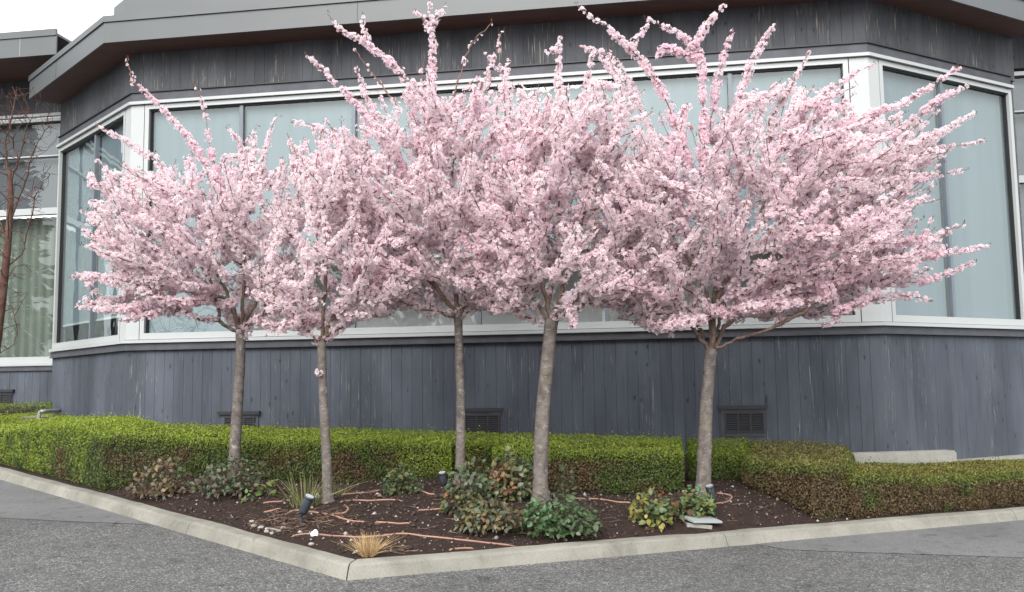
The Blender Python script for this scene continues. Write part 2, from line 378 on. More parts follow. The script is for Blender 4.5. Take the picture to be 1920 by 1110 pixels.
PROF = [(0.012, -0.06), (0.010, 0.0), (-0.018, 0.060), (-0.028, 0.082), (-0.046, 0.096), (-0.075, 0.101), (-0.155, 0.103), (-0.168, 0.095), (-0.170, -0.10)]
kerb = empty('kerb', (KA[0], KA[1], plane_z(*KA))); tag(kerb, kind='structure')
def kerb_piece(a, b, na, nb):
    """a, b plan end points; na, nb offset directions at the ends (mitred)"""
    L = np.linalg.norm(b - a); n = max(2, int(L / 0.12)); V = []; F = []; m = len(PROF)
    for i in range(n + 1):
        t = i / n; c = a * (1 - t) + b * t; nn = na * (1 - t) + nb * t
        if 0 < i < n: d = (b - a) / L; nn = nrm(d)
        w = 0.010 * (fbm(np.array([[c[0], c[1], 1.0]]), 1.6, 5)[0] - 0.5); h = 0.012 * (fbm(np.array([[c[0], c[1], 9.0]]), 2.0, 6)[0] - 0.5)
        for k, (o, z) in enumerate(PROF):
            j = 0.004 * (vnoise(np.array([[c[0] * 6, c[1] * 6, k]]), 1.0, 8)[0] - 0.5) * 2
            q = c + nn * (o + w * (k < 6) + (j if 1 < k < 6 else 0)); V.append((q[0], q[1], plane_z(*q) + z + (h if z > 0.03 else 0) + (j if k > 2 and k < 7 else 0)))
    for i in range(n):
        for k in range(m - 1): F.append((i * m + k, (i + 1) * m + k, (i + 1) * m + k + 1, i * m + k + 1))
    F.append(tuple(range(m))); F.append(tuple(n * m + k for k in range(m))[::-1])
    mesh_obj('kerb_section', V, F, M['concrete'], kerb)
mit = (nrm(_dl) + nrm(_dr)) / (1 + nrm(_dl) @ nrm(_dr))
LL = np.linalg.norm(KA - KPATH[0]); cutsL = [0, 2.6, LL - 4.75, LL - 2.3, LL]
for i in range(4):
    a = KPATH[0] + _dl * (cutsL[i] + 0.004); b = KPATH[0] + _dl * (cutsL[i + 1] - 0.004)
    last = i == 3
    kerb_piece(a, (KA - _dl * 0.006) if last else b, nrm(_dl), mit if last else nrm(_dl))
LR = np.linalg.norm(KPATH[2] - KA); cutsR = [0, 3.35, 7.2, LR]
for i in range(3):
    kerb_piece(KA + _dr * (cutsR[i] + (0.006 if i == 0 else 0.004)), KA + _dr * (cutsR[i + 1] - 0.004), mit if i == 0 else nrm(_dr), nrm(_dr))

# the building's footprint (needed for the bed)
B = np.array([(-7.42, 15.17), (-5.312, 12.929), (4.462, 11.367), (6.985, 12.765)])
# ---- bed surface: thin plate through measured heights
TREES = {'T1': W(437, 912, 9.4), 'T2': W(614, 942, 8.6), 'T3': W(862, 905, 9.3), 'T4': W(1012, 940, 8.6), 'T5': W(1318, 925, 8.9)}
_c = [tuple(v) for v in TREES.values()]
for t in np.linspace(0, 1, 9):
    q = KPATH[0] * (1 - t) + KA * t - nrm(_dl) * 0.18 * (1 if t < .99 else 1.3); _c.append((q[0], q[1], plane_z(*q) + 0.085))
for t in np.linspace(0.1, 1, 9):
    q = KPATH[2] * t + KA * (1 - t) - nrm(_dr) * 0.18; _c.append((q[0], q[1], plane_z(*q) + 0.085))
for p in ((330, 905, 9.75), (560, 905, 9.75), (760, 903, 9.7), (880, 893, 9.95), (960, 917, 9.4), (1250, 930, 9.3), (1340, 903, 9.95)): _c.append(tuple(W(*p)))
for (x, y), z in zip(B, (-0.78, -0.80, -1.0, -1.08)): _c.append((x, y, EYE + z))
_c += [(-0.5, 12.1, EYE - 0.86), (-9.5, 16.2, EYE - 0.62), (8.8, 12.4, EYE - 1.16), (-8.6, 14.4, EYE - 0.75)]
_c = np.array(_c)
def _tps(r): return np.where(r > 1e-9, r * r * np.log(np.maximum(r, 1e-9)), 0)
_n = len(_c); _K = _tps(np.hypot(_c[:, None, 0] - _c[None, :, 0], _c[:, None, 1] - _c[None, :, 1])) + 0.02 * np.eye(_n)
_P = np.c_[np.ones(_n), _c[:, :2]]
_sol = np.linalg.solve(np.block([[_K, _P], [_P.T, np.zeros((3, 3))]]), np.r_[_c[:, 2], np.zeros(3)])
def bed_z(x, y):
    x = np.atleast_1d(np.asarray(x, float)); y = np.atleast_1d(np.asarray(y, float))
    r = _tps(np.hypot(x[:, None] - _c[None, :, 0], y[:, None] - _c[None, :, 1]))
    z = r @ _sol[:_n] + _sol[_n] + _sol[_n + 1] * x + _sol[_n + 2] * y
    P = np.c_[x, y, np.zeros(len(x))]
    edge = np.clip((kerb_sd(x, y) - 0.2) / 0.3, 0, 1)
    return z + edge * (0.05 * (fbm(P, 2.3, 21) - 0.5) + 0.045 * (fbm(P, 9.0, 31, 4) - 0.5))
def bz(x, y): return float(bed_z(x, y)[0])
def on_bed(px, py):
    d = ray(px, py); ts = np.linspace(5.5, 13.5, 401); X = d[0] * ts / d[1]; Z = EYE + d[2] * ts / d[1]
    s = Z - bed_z(X, ts); k = np.argmax(s < 0) if (s < 0).any() else 400
    return np.array([X[k], ts[k], bz(X[k], ts[k])])
def bed_mesh():
    gx = np.arange(-11, 11.01, 0.055); gy = np.arange(6.5, 17.0, 0.055)
    X, Y = np.meshgrid(gx, gy); x = X.ravel(); y = Y.ravel()
    ok = kerb_sd(x, y) > 0.06
    # stop behind the facade
    inside = np.ones(len(x), bool)
    ok &= ~((y > 13.2) & (np.abs(x) < 5.0))
    z = np.zeros(len(x)); z[ok] = bed_z(x[ok], y[ok])
    idx = -np.ones(len(x), int); idx[ok] = np.arange(ok.sum())
    I = idx.reshape(X.shape); a, b, c, d = I[:-1, :-1], I[:-1, 1:], I[1:, 1:], I[1:, :-1]
    g = (a >= 0) & (b >= 0) & (c >= 0) & (d >= 0)
    q = np.stack([a[g], b[g], c[g], d[g]], -1)
    o = np_mesh('garden_bed', np.c_[x[ok], y[ok], z[ok]], q, 4, M['soil'], smooth=True); tag(o, kind='structure')
bed_mesh()

# ================================================================== BUILDING
ZS, ZT, ZSOF, ZB = EYE + 0.697, EYE + 4.097, EYE + 4.82, EYE - 1.45
bld = empty('office_building', (-0.4, 12.2, EYE - 0.9))
tag(bld, 'blue grey board-clad building with wide white framed windows and deep grey eaves', 'building')
u01 = (B[1] - B[0]) / np.linalg.norm(B[1] - B[0]); u23 = (B[3] - B[2]) / np.linalg.norm(B[3] - B[2])
WP = [B[0] - u01 * 0.05, B[1], B[2], B[3] + u23 * 0.14]            # wall line
BP = [B[0], B[1], B[2], B[3]]
class Facet:
    def __init__(s, a, b): s.a = np.array(a); s.b = np.array(b); s.L = np.linalg.norm(s.b - s.a); s.u = (s.b - s.a) / s.L; s.n = nrm(s.u)
    def pt(s, u, n, z): q = s.a + s.u * u + s.n * n; return (q[0], q[1], z)
    def u_at(s, px, py):
        d = ray(px, py); A_ = np.array([[d[0], -s.u[0]], [d[1], -s.u[1]]]); t, u = np.linalg.solve(A_, s.a); return float(u)
    def z_at(s, px, py):
        d = ray(px, py); A_ = np.array([[d[0], -s.u[0]], [d[1], -s.u[1]]]); t, u = np.linalg.solve(A_, s.a); return EYE + d[2] * t
    def box(s, u0, u1, z0, z1, n0, n1):
        V = [s.pt(u0, n1, z0), s.pt(u1, n1, z0), s.pt(u1, n0, z0), s.pt(u0, n0, z0), s.pt(u0, n1, z1), s.pt(u1, n1, z1), s.pt(u1, n0, z1), s.pt(u0, n0, z1)]
        return V, [(0, 3, 2, 1), (4, 5, 6, 7), (0, 1, 5, 4), (1, 2, 6, 5), (2, 3, 7, 6), (3, 0, 4, 7)]
FACE = [Facet(B[0], B[1]), Facet(B[1], B[2]), Facet(B[2], B[3])]
WF = [Facet(WP[i], WP[i + 1]) for i in range(3)]
def off_path(path, n):
    P = [np.array(p) for p in path]; ds = [(P[i + 1] - P[i]) / np.linalg.norm(P[i + 1] - P[i]) for i in range(len(P) - 1)]; out = []
    for i in range(len(P)):
        if i == 0: m = nrm(ds[0])
        elif i == len(P) - 1: m = nrm(ds[-1])
        else: a, b = nrm(ds[i - 1]), nrm(ds[i]); m = (a + b) / (1 + a @ b)
        out.append(P[i] + m * n)
    return out
def sweep_vf(path, n0, n1, z0, z1):
    A_, C_ = off_path(path, n0), off_path(path, n1); V = []; F = []
    for a, c in zip(A_, C_): V += [(a[0], a[1], z0), (c[0], c[1], z0), (c[0], c[1], z1), (a[0], a[1], z1)]
    for i in range(len(path) - 1):
        for k in range(4): F.append((i * 4 + k, i * 4 + (k + 1) % 4, (i + 1) * 4 + (k + 1) % 4, (i + 1) * 4 + k)[::-1])
    F.append((0, 1, 2, 3)); e = (len(path) - 1) * 4; F.append((e + 3, e + 2, e + 1, e)); return V, F
def sweep(name, path, n0, n1, z0, z1, mat, parent): return mesh_obj(name, *sweep_vf(path, n0, n1, z0, z1), mat, parent)

def boards(facets, z0, z1, mat, parent, w=0.1385, n1=0.0, skip=None):
    for fi, f in enumerate(facets):
        k = int(round(f.L / w)); bw = f.L / k
        # one shared board mesh per facet: local x along the wall, y out, z up; slight bevel on the long edges
        e = 0.0025; hw = bw / 2 - 0.0007; t = 0.02
        prof = [(-hw, -t), (-hw, -e), (-hw + e, 0.0), (hw - e, 0.0), (hw, -e), (hw, -t)]
        V = [(x, -y, z0 - (z0 + z1) / 2) for x, y in prof] + [(x, -y, z1 - (z0 + z1) / 2) for x, y in prof]
        m = len(prof); F = [(i, (i + 1) % m, (i + 1) % m + m, i + m) for i in range(m)] + [tuple(range(m))[::-1], tuple(range(m, 2 * m))]
        me = bpy.data.meshes.new('board'); me.from_pydata(V, [], F); me.update(); me.materials.append(mat)
        ang = math.atan2(f.u[1], f.u[0])
        for i in range(k):
            o = bpy.data.objects.new('board', me); COL.objects.link(o)
            jit = random.uniform(-0.002, 0.001)
            loc = f.pt((i + 0.5) * bw, n1 + jit, (z0 + z1) / 2)
            o.matrix_world = Matrix.Translation(loc) @ Matrix.Rotation(ang, 4, 'Z') @ Matrix.Rotation(random.uniform(-0.004, 0.004), 4, 'Z')
            o.parent = parent; o.matrix_parent_inverse = parent.matrix_world.inverted()
lw = sweep('lower_wall', WP, -0.2, -0.019, ZB, ZS - 0.03, M['backing'], bld)
boards(WF, ZB, ZS - 0.055, M['board'], lw)
uw = sweep('upper_wall', WP, -0.2, -0.019, ZT + 0.10, ZSOF + 0.25, M['backing'], bld)
boards(WF[:2], ZT + 0.10, ZSOF + 0.10, M['board_up'], uw); boards(WF[2:], ZT + 0.10, ZSOF + 0.10, M['board_tan'], uw)
# returns at the two ends
_fe = Facet(WP[0] + np.array([0.25, 1.6]), WP[0]); mesh_obj('end_wall', *_fe.box(0, _fe.L - 0.03, ZB, ZSOF + 0.29, -0.2, -0.02), M['trim'], bld)
_fe = Facet(WP[3], WP[3] + np.array([0.05, 1.9])); mesh_obj('end_wall', *_fe.box(0.03, 1.9, ZB, ZSOF + 0.29, -0.2, -0.02), M['trim'], bld)
# trims, sill, head
sill = sweep('sill', BP, -0.05, 0.075, ZS, ZS + 0.042, M['white'], bld)
sweep('sill_apron', WP, 0.003, 0.035, ZS - 0.085, ZS - 0.006, M['trim'], sill)
sweep('drip_edge', WP, 0.002, 0.052, ZS - 0.098, ZS - 0.087, M['trim'], sill)
head = sweep('head_trim', BP, -0.05, 0.025, ZT + 0.004, ZT + 0.128, M['trim'], bld)
sweep('head_cap', BP, -0.05, 0.070, ZT - 0.042, ZT, M['white'], head)
sweep('drip_edge', BP, -0.02, 0.048, ZT + 0.131, ZT + 0.148, M['vent'], head)
# corner posts
for i, (a, b) in ((1, (0.20, 0.185)), (2, (0.215, 0.18))):
    p = [FACE[i - 1].b - FACE[i - 1].u * a, B[i], B[i] + FACE[i].u * b]
    sweep('corner_post', p, -0.05, 0.028, ZS + 0.05, ZT - 0.05, M['white'], bld)
sweep('window_core', BP, -0.30, -0.26, ZS - 0.03, ZS + 0.04, M['trim'], bld)

def window(f, u0, u1, mull, blind_open, glass='glass', zb=ZS + 0.050, zt=ZT - 0.050, name='window', blinds=True, transoms=(), stile=0.062, rail=0.085):
    z_mid = (zb + zt) / 2
    root = mesh_obj(name, *merge([f.box(u0, u1, zb, zb + rail, -0.07, 0.032), f.box(u0, u1, zt - 0.062, zt, -0.07, 0.030),
                                  f.box(u0, u0 + stile, zb + rail, zt - 0.062, -0.07, 0.031), f.box(u1 - stile, u1, zb + rail, zt - 0.062, -0.07, 0.031)]), M['white'], bld)
    g0, g1, h0, h1 = u0 + stile, u1 - stile, zb + rail, zt - 0.062
    mesh_obj('gap_line', *merge([f.box(g0, g1, h1 - 0.022, h1, -0.065, -0.012), f.box(g0, g0 + 0.014, h0, h1 - 0.022, -0.065, -0.012), f.box(g1 - 0.014, g1, h0, h1 - 0.022, -0.065, -0.012)]), M['gap_line'], root)  # black strips stand in for the shadow gap at the glass edge
    edges = [g0 + 0.014] + mull + [g1 - 0.014]
    for m in mull: mesh_obj('mullion', *f.box(m - 0.026, m + 0.026, h0, h1 - 0.022, -0.075, -0.008), M['mull'], root)
    for z, hh in transoms: mesh_obj('transom', *f.box(g0 + 0.014, g1 - 0.014, z - hh, z + hh, -0.07, 0.026), M['white'], root)
    for i in range(len(edges) - 1):
        a = edges[i] + (0.026 if i else 0); b = edges[i + 1] - (0.026 if i < len(edges) - 2 else 0)
        mesh_obj('pane', [f.pt(a, -0.04, h0), f.pt(b, -0.04, h0), f.pt(b, -0.04, h1 - 0.022), f.pt(a, -0.04, h1 - 0.022)], [(0, 1, 2, 3)], M[glass], root)
        op = blind_open[i]
        if op is not None:
            n = 60; V = []; F = []
            for k in range(n + 1):
                t = k / n; aa = a - (0.05 if i == 0 else -0.006); bb = b + (0.05 if i == len(edges) - 2 else -0.006); uu = aa + (bb - aa) * t; nn = -0.105 + 0.005 * math.sin(t * 9 + i * 2) + 0.0010 * math.sin(t * 44 + i)
                V += [f.pt(uu, nn, h0 + op), f.pt(uu, nn, zt + 0.05)]
            F = [(2 * k, 2 * k + 2, 2 * k + 3, 2 * k + 1) for k in range(n)]
            bl = mesh_obj('blind', V, F, M['blind'], root, True)
            if op > 0.05: 
                V2, F2 = f.box(a + 0.012, b - 0.012, h0 + op - 0.03, h0 + op, -0.12, -0.09)
                mesh_obj('blind_bar', V2, F2, M['white'], root)
    return root
f0, f1, f2 = FACE
window(f0, 0.02, f0.L - 0.212, [f0.u_at(176, 300)], [0.3, 0.3])
mm = [f1.u_at(p, 350) for p in (450, 662, 895, 1132, 1376)]
window(f1, 0.197, f1.L - 0.227, mm, [0.0, 0.95, 0.95, 1.0, 0.95, 0.9])
window(f2, 0.192, f2.L - 0.01, [f2.u_at(1776, 330)], [0.0, 0.0])
# the rooms behind the glass
mesh_obj('room', *merge([sweep_vf([B[0] - u01 * 0.8, B[1], B[2], B[3] + u23 * 0.9], -1.6, -1.5, ZS - 0.1, ZSOF + 0.295), sweep_vf([B[0], B[1], B[2], B[3]], -1.5, -0.31, ZS - 0.12, ZS - 0.07)]), M['room'], bld)

# roof
roof = mesh_obj('roof', *sweep_vf(WP, -2.6, 0.46, ZSOF + 0.30, ZSOF + 0.33), M['fascia'], bld)
sweep('soffit', WP, -0.02, 0.462, ZSOF, ZSOF + 0.02, M['soffit'], roof)
def seams(path, n, z0, z1, seg, us, parent):
    P = off_path(path, n); 
    for u in us:
        d = (P[seg + 1] - P[seg]); d = d / np.linalg.norm(d); f = Facet(P[seg], P[seg + 1]); mesh_obj('fascia_seam', *f.box(u, u + 0.006, z0, z1, 0.0, 0.0025), M['gap_line'], parent)
fb = sweep('fascia', WP, 0.464, 0.490, ZSOF - 0.012, ZSOF + 0.272, M['fascia'], roof)
sweep('fascia_cap', WP, 0.464, 0.512, ZSOF + 0.276, ZSOF + 0.362, M['fascia'], roof)
seams(WP, 0.490, ZSOF, ZSOF + 0.27, 1, (3.62, 7.1), roof)
seams(WP, 0.490, ZSOF, ZSOF + 0.27, 0, (1.3,), roof)
par = [B[1] - u01 * 0.35, B[1], B[2], B[2] + u23 * 1.6]
sweep('parapet', par, 0.02, 0.18, ZSOF + 0.362, ZSOF + 0.74, M['fascia'], roof)
# end closing strip of the soffit
# wing on the left, set back
ANG = math.atan2(FACE[1].u[1], FACE[1].u[0])
wa = np.array([-7.30, 15.54]) ; wu = FACE[1].u
WL = Facet(wa - wu * 4.2, wa)
zwt, zws = EYE + 4.733, EYE + 0.50
ww = mesh_obj('wing_wall', *merge([WL.box(0, WL.L, ZB, zws - 0.03, -0.2, -0.019), WL.box(0, WL.L, zwt + 0.06, EYE + 5.6, -0.2, -0.019)]), M['backing'], bld)
boards([WL], ZB, zws - 0.06, M['board'], ww)
boards([WL], zwt + 0.06, EYE + 5.55, M['board_up'], ww)
mesh_obj('wing_sill', *merge([WL.box(0, WL.L, zws - 0.0, zws + 0.05, -0.02, 0.07)]), M['white'], bld)
mesh_obj('wing_apron', *merge([WL.box(0, WL.L, zws - 0.085, zws - 0.004, 0.003, 0.035)]), M['trim'], bld)
mesh_obj('wing_head', *WL.box(0, WL.L, zwt - 0.0, zwt + 0.05, -0.02, 0.06), M['white'], bld)
f = WL
wr = window(f, 0.02, WL.L - 0.02, [WL.L - 2.0], [None, None], 'glass', zws + 0.06, zwt - 0.02, 'wing_window', transoms=((EYE + 3.10, 0.055), (EYE + 4.05, 0.012)))
# upper lights have grey panels behind, the lower ones pale curtains
mesh_obj('spandrel_panel', *WL.box(0.1, WL.L - 0.1, EYE + 3.12, zwt - 0.05, -0.16, -0.14), simple_mat('grey spandrel', (0.075, 0.078, 0.087), 0.4, 0.08, 1.2), wr)
V = []; nW = 130
for k in range(nW + 1):
    t = k / nW; uu = 0.1 + (WL.L - 0.2) * t; nn = -0.26 + 0.035 * math.sin(t * 160) + 0.01 * math.sin(t * 47)
    V += [WL.pt(uu, nn, zws + 0.1), WL.pt(uu, nn, EYE + 3.05)]
mesh_obj('curtain', V, [(2 * k, 2 * k + 2, 2 * k + 3, 2 * k + 1) for k in range(nW)], simple_mat('grey green curtain', (0.135, 0.15, 0.125), 0.9, 0.1, 3), wr, True)
wroof = mesh_obj('wing_roof', *WL.box(0, WL.L + 0.3, EYE + 5.70, EYE + 5.74, -2.5, 1.05), M['fascia'], bld)
mesh_obj('soffit', *WL.box(0, WL.L + 0.3, EYE + 5.40, EYE + 5.42, 0.0, 1.06), M['soffit'], wroof)
mesh_obj('fascia', *WL.box(0, WL.L + 0.3, EYE + 5.385, EYE + 5.69, 1.062, 1.09), M['fascia'], wroof)
mesh_obj('fascia_cap', *WL.box(0, WL.L + 0.3, EYE + 5.693, EYE + 5.80, 1.062, 1.11), M['fascia'], wroof)
us_ = Facet(WL.pt(0, 1.09, 0)[:2], WL.pt(WL.L, 1.09, 0)[:2]).u_at(37, 85)
mesh_obj('fascia_seam', *WL.box(us_, us_ + 0.006, EYE + 5.40, EYE + 5.69, 1.09, 1.0925), M['white'], wroof)
# wing on the right, only a sliver shows
WR = Facet((7.15, 14.1), (10.2, 13.6))
rw = mesh_obj('wing_wall', *merge([WR.box(0, WR.L, ZB, EYE + 0.5, -0.2, -0.019), WR.box(0, WR.L, EYE + 4.78, EYE + 5.6, -0.2, -0.019)]), M['backing'], bld)
boards([WR], ZB, EYE + 0.46, M['board'], rw); boards([WR], EYE + 4.78, EYE + 5.5, M['board_up'], rw)
rwin = window(WR, 0.02, WR.L - 0.02, [], [None], 'glass', EYE + 0.52, EYE + 4.72, 'wing_window', transoms=((EYE + 3.05, 0.055), (EYE + 4.1, 0.012)))
mesh_obj('spandrel_panel', *WR.box(0.1, WR.L - 0.1, EYE + 0.6, EYE + 4.66, -0.16, -0.14), M['trim'], rwin)
mesh_obj('wing_roof', *merge([WR.box(-0.1, WR.L, EYE + 5.42, EYE + 5.46, -2.5, 1.0), WR.box(-0.1, WR.L, EYE + 5.40, EYE + 5.75, 1.002, 1.03)]), M['fascia'], bld)

# vents low in the wall, each under a metal hood
def vent(f, px0, px1, py, gx0, gx1, gy0, gy1, conduit=None):
    u0, u1 = f.u_at(px0, py), f.u_at(px1, py); z = f.z_at((px0 + px1) / 2, py)
    g0, g1 = f.u_at(gx0, gy0), f.u_at(gx1, gy0); zt = f.z_at((gx0 + gx1) / 2, gy0); zb = f.z_at((gx0 + gx1) / 2, gy1)
    v = mesh_obj('vent', *f.box(u0 + 0.03, u1 - 0.03, zb - 0.06, z - 0.008, 0.004, 0.016), M['trim'], bld)
    mesh_obj('hood', *merge([f.box(u0, u1, z - 0.004, z + 0.022, 0.004, 0.055), f.box(u0, u1, z - 0.024, z - 0.0045, 0.040, 0.054)]), M['vent'], v)
    k = (g1 - g0) / 3
    for i in range(3):
        a, b = g0 + i * k + 0.012, g0 + (i + 1) * k - 0.012; parts = [f.box(a, b, zb, zt, 0.0165, 0.0175)]
        ns = 8; h = (zt - zb) / ns
        for j in range(ns): 
            zz = zb + j * h
            V = [f.pt(a, 0.018, zz + h * 0.95), f.pt(b, 0.018, zz + h * 0.95), f.pt(b, 0.034, zz + h * 0.25), f.pt(a, 0.034, zz + h * 0.25), f.pt(a, 0.018, zz + h * 0.80), f.pt(b, 0.018, zz + h * 0.80), f.pt(b, 0.034, zz + h * 0.10), f.pt(a, 0.034, zz + h * 0.10)]
            parts.append((V, [(0, 1, 2, 3), (7, 6, 5, 4), (3, 2, 6, 7), (0, 3, 7, 4), (1, 5, 6, 2)]))
        mesh_obj('louvre', *merge(parts), M['vent'], v)
    fr = [f.box(g0 - 0.012, g1 + 0.012, zt, zt + 0.015, 0.0165, 0.036), f.box(g0 - 0.012, g1 + 0.012, zb - 0.015, zb, 0.0165, 0.036)] + [f.box(g0 + i * k - 0.010, g0 + i * k + 0.010, zb, zt, 0.018, 0.037) for i in range(4)]
    mesh_obj('frame', *merge(fr), M['vent'], v)
    if conduit: mesh_obj('conduit', *f.box(u1 - 0.012, u1 - 0.002, z + 0.025, z + 0.025 + conduit, 0.004, 0.016), M['vent'], v)
vent(FACE[1], 410, 489, 774, 424, 478, 784, 815)
vent(FACE[1], 870, 943, 768, 874, 936, 780, 812)
vent(FACE[1], 1347, 1439, 763, 1359, 1431, 776, 809, 0.12)
vent(WL, -40, 28, 733, -32, 22, 741, 768)

# ================================================================== TREES
def grow(root_pts, root_par, targets, bf, taper=1.0):
    """connect target points to a growing tree: nearest node, weighted by the path back to the root"""
    P = [np.asarray(p, float) for p in root_pts]; par = list(root_par)
    n0 = len(P); tot = n0 + len(targets)
    A_ = np.zeros((tot, 3)); A_[:n0] = P; pl = np.zeros(tot)
    for i in range(n0): pl[i] = 0 if par[i] < 0 else pl[par[i]] + np.linalg.norm(A_[i] - A_[par[i]])
    F0 = A_[n0 - 1]
    n = n0
    for t in targets:
        d = np.linalg.norm(A_[:n] - t, axis=1)
        c = d + bf * pl[:n]
        j = int(np.argmin(c)); A_[n] = t; par.append(j); pl[n] = pl[j] + d[j]; n += 1
    return A_, np.array(par), pl
def children_of(par):
    ch = [[] for _ in par]
    for i, p in enumerate(par):
        if p >= 0: ch[p].append(i)
    return ch
def radii(par, tip, exp, fixed=None):
    n = len(par); s = np.zeros(n); ch = children_of(par); order = []
    st = [i for i in range(n) if par[i] < 0]
    while st: i = st.pop(); order.append(i); st += ch[i]
    r = np.zeros(n); cnt = np.zeros(n)
    for i in order[::-1]:
        s_ = tip ** exp if not ch[i] else sum(r[c] ** exp for c in ch[i]); r[i] = s_ ** (1 / exp); cnt[i] = 1 + sum(cnt[c] for c in ch[i])
    return r, cnt, ch, order
def in_poly(poly, x, y):
    ins = np.zeros(len(x), bool); n = len(poly)
    for i in range(n):
        x0, y0 = poly[i]; x1, y1 = poly[(i + 1) % n]
        c = ((y0 > y) != (y1 > y)) & (x < (x1 - x0) * (y - y0) / (y1 - y0 + 1e-12) + x0); ins ^= c
    return ins
def poly_dist(poly, x, y):
    d = np.full(len(x), 1e9); n = len(poly)
    for i in range(n):
        a = np.array(poly[i], float); b = np.array(poly[(i + 1) % n], float); ab = b - a
        t = np.clip(((x - a[0]) * ab[0] + (y - a[1]) * ab[1]) / (ab @ ab), 0, 1)
        d = np.minimum(d, np.hypot(x - a[0] - t * ab[0], y - a[1] - t * ab[1]))
    return d
def edges_mesh(name, A_, B_, ra, rb, mat, parent, sides=5):
    """many tapered prisms in one mesh"""
    T = B_ - A_; L = np.linalg.norm(T, axis=1, keepdims=True); T = T / np.maximum(L, 1e-6)
    ref = np.where(np.abs(T[:, 2:3]) < 0.9, np.array([[0, 0, 1.0]]), np.array([[1.0, 0, 0]]))
    U = np.cross(T, ref); U /= np.linalg.norm(U, axis=1, keepdims=True); Vv = np.cross(T, U)
    an = np.arange(sides) * 2 * np.pi / sides; c, s = np.cos(an), np.sin(an)
    ring = U[:, None, :] * c[None, :, None] + Vv[:, None, :] * s[None, :, None]
    P0 = A_[:, None, :] - T[:, None, :] * 0.3 * ra[:, None, None] + ring * ra[:, None, None]; P1 = B_[:, None, :] + ring * rb[:, None, None]
    V = np.concatenate([P0, P1], 1).reshape(-1, 3); n = len(A_); base = np.arange(n)[:, None] * 2 * sides
    k = np.arange(sides); k2 = (k + 1) % sides
    q = np.stack([base + k, base + k2, base + k2 + sides, base + k + sides], -1)
    return np_mesh(name, V, q, 4, mat, parent, smooth=True)

PETAL_LIGHT = np.array([0.965, 0.895, 0.918]); PETAL_MID = np.array([0.955, 0.755, 0.82]); PETAL_DEEP = np.array([0.84, 0.43, 0.54])
def blossoms(name, C, D, size, deep, parent, seed):
    """C flower centres, D facing directions, size radius, deep 0..1 pinkness: five kinked petals, a small dark eye and a pedicel"""
    rng = np.random.default_rng(seed); n = len(C)
    D = D / np.linalg.norm(D, axis=1, keepdims=True)
    ref = np.where(np.abs(D[:, 2:3]) < 0.9, np.array([[0, 0, 1.0]]), np.array([[1.0, 0, 0]]))
    U = np.cross(D, ref); U /= np.linalg.norm(U, axis=1, keepdims=True); Vv = np.cross(D, U)
    ph = rng.uniform(0, 2 * np.pi, n); cup = rng.uniform(0.05, 0.55, n)
    verts = np.zeros((n, 5, 4, 3)); cols = np.zeros((n, 5, 4, 3))
    base = PETAL_LIGHT[None] * (1 - deep[:, None]) + PETAL_MID[None] * deep[:, None]
    base = base * rng.uniform(0.90, 1.05, (n, 1)); dp = base * 0.45 + PETAL_DEEP * 0.55
    for k in range(5):
        a = ph + k * 2 * np.pi / 5 + rng.normal(0, 0.09, n); s = size * rng.uniform(0.88, 1.1, n)
        R = U * np.cos(a)[:, None] + Vv * np.sin(a)[:, None]; S = -U * np.sin(a)[:, None] + Vv * np.cos(a)[:, None]
        cz = cup + rng.normal(0, 0.12, n)
        verts[:, k, 0] = C + R * (0.10 * s)[:, None]
        mid = C + R * (0.66 * s)[:, None] + D * (0.66 * s * cz * 0.8)[:, None]
        verts[:, k, 1] = mid + S * (0.50 * s)[:, None]
        verts[:, k, 3] = mid - S * (0.50 * s)[:, None]
        verts[:, k, 2] = C + R * (1.0 * s)[:, None] + D * (s * cz)[:, None]
        cols[:, k, 0] = dp; cols[:, k, 1] = base; cols[:, k, 3] = base; cols[:, k, 2] = np.minimum(base * 1.04, 0.92)
    V = verts.reshape(-1, 3); Cc = cols.reshape(-1, 3)
    b = np.arange(n * 5)[:, None] * 4
    tri = np.concatenate([b + np.array([[0, 1, 2]]), b + np.array([[0, 2, 3]])], 1).reshape(-1, 3)
    # eye
    e = np.zeros((n, 3, 3)); r = size * 0.12
    for k in range(3):
        a = ph + k * 2.094; e[:, k] = C + D * (0.06 * size)[:, None] + (U * np.cos(a)[:, None] + Vv * np.sin(a)[:, None]) * r[:, None]
    ec = np.repeat((np.array([[0.60, 0.26, 0.31]]) * rng.uniform(0.6, 1.4, (n, 1)))[:, None], 3, 1)
    # calyx and pedicel behind the flower
    c2 = np.zeros((n, 3, 3)); c2[:, 0] = C + U * (0.10 * size)[:, None]; c2[:, 1] = C - U * (0.10 * size)[:, None]; c2[:, 2] = C - D * (1.1 * size)[:, None]
    cc = np.repeat((np.array([[0.52, 0.24, 0.23]]) * rng.uniform(0.6, 1.3, (n, 1)))[:, None], 3, 1)
    o1 = len(V); V = np.concatenate([V, e.reshape(-1, 3), c2.reshape(-1, 3)]); Cc = np.concatenate([Cc, ec.reshape(-1, 3), cc.reshape(-1, 3)])
    t2 = (o1 + np.arange(2 * n * 3)).reshape(-1, 3)
    return np_mesh(name, V, np.concatenate([tri, t2]), 3, M['petal'], parent, Cc)

def dirs(n, rng):
    v = rng.normal(size=(n, 3)); return v / np.linalg.norm(v, axis=1, keepdims=True)

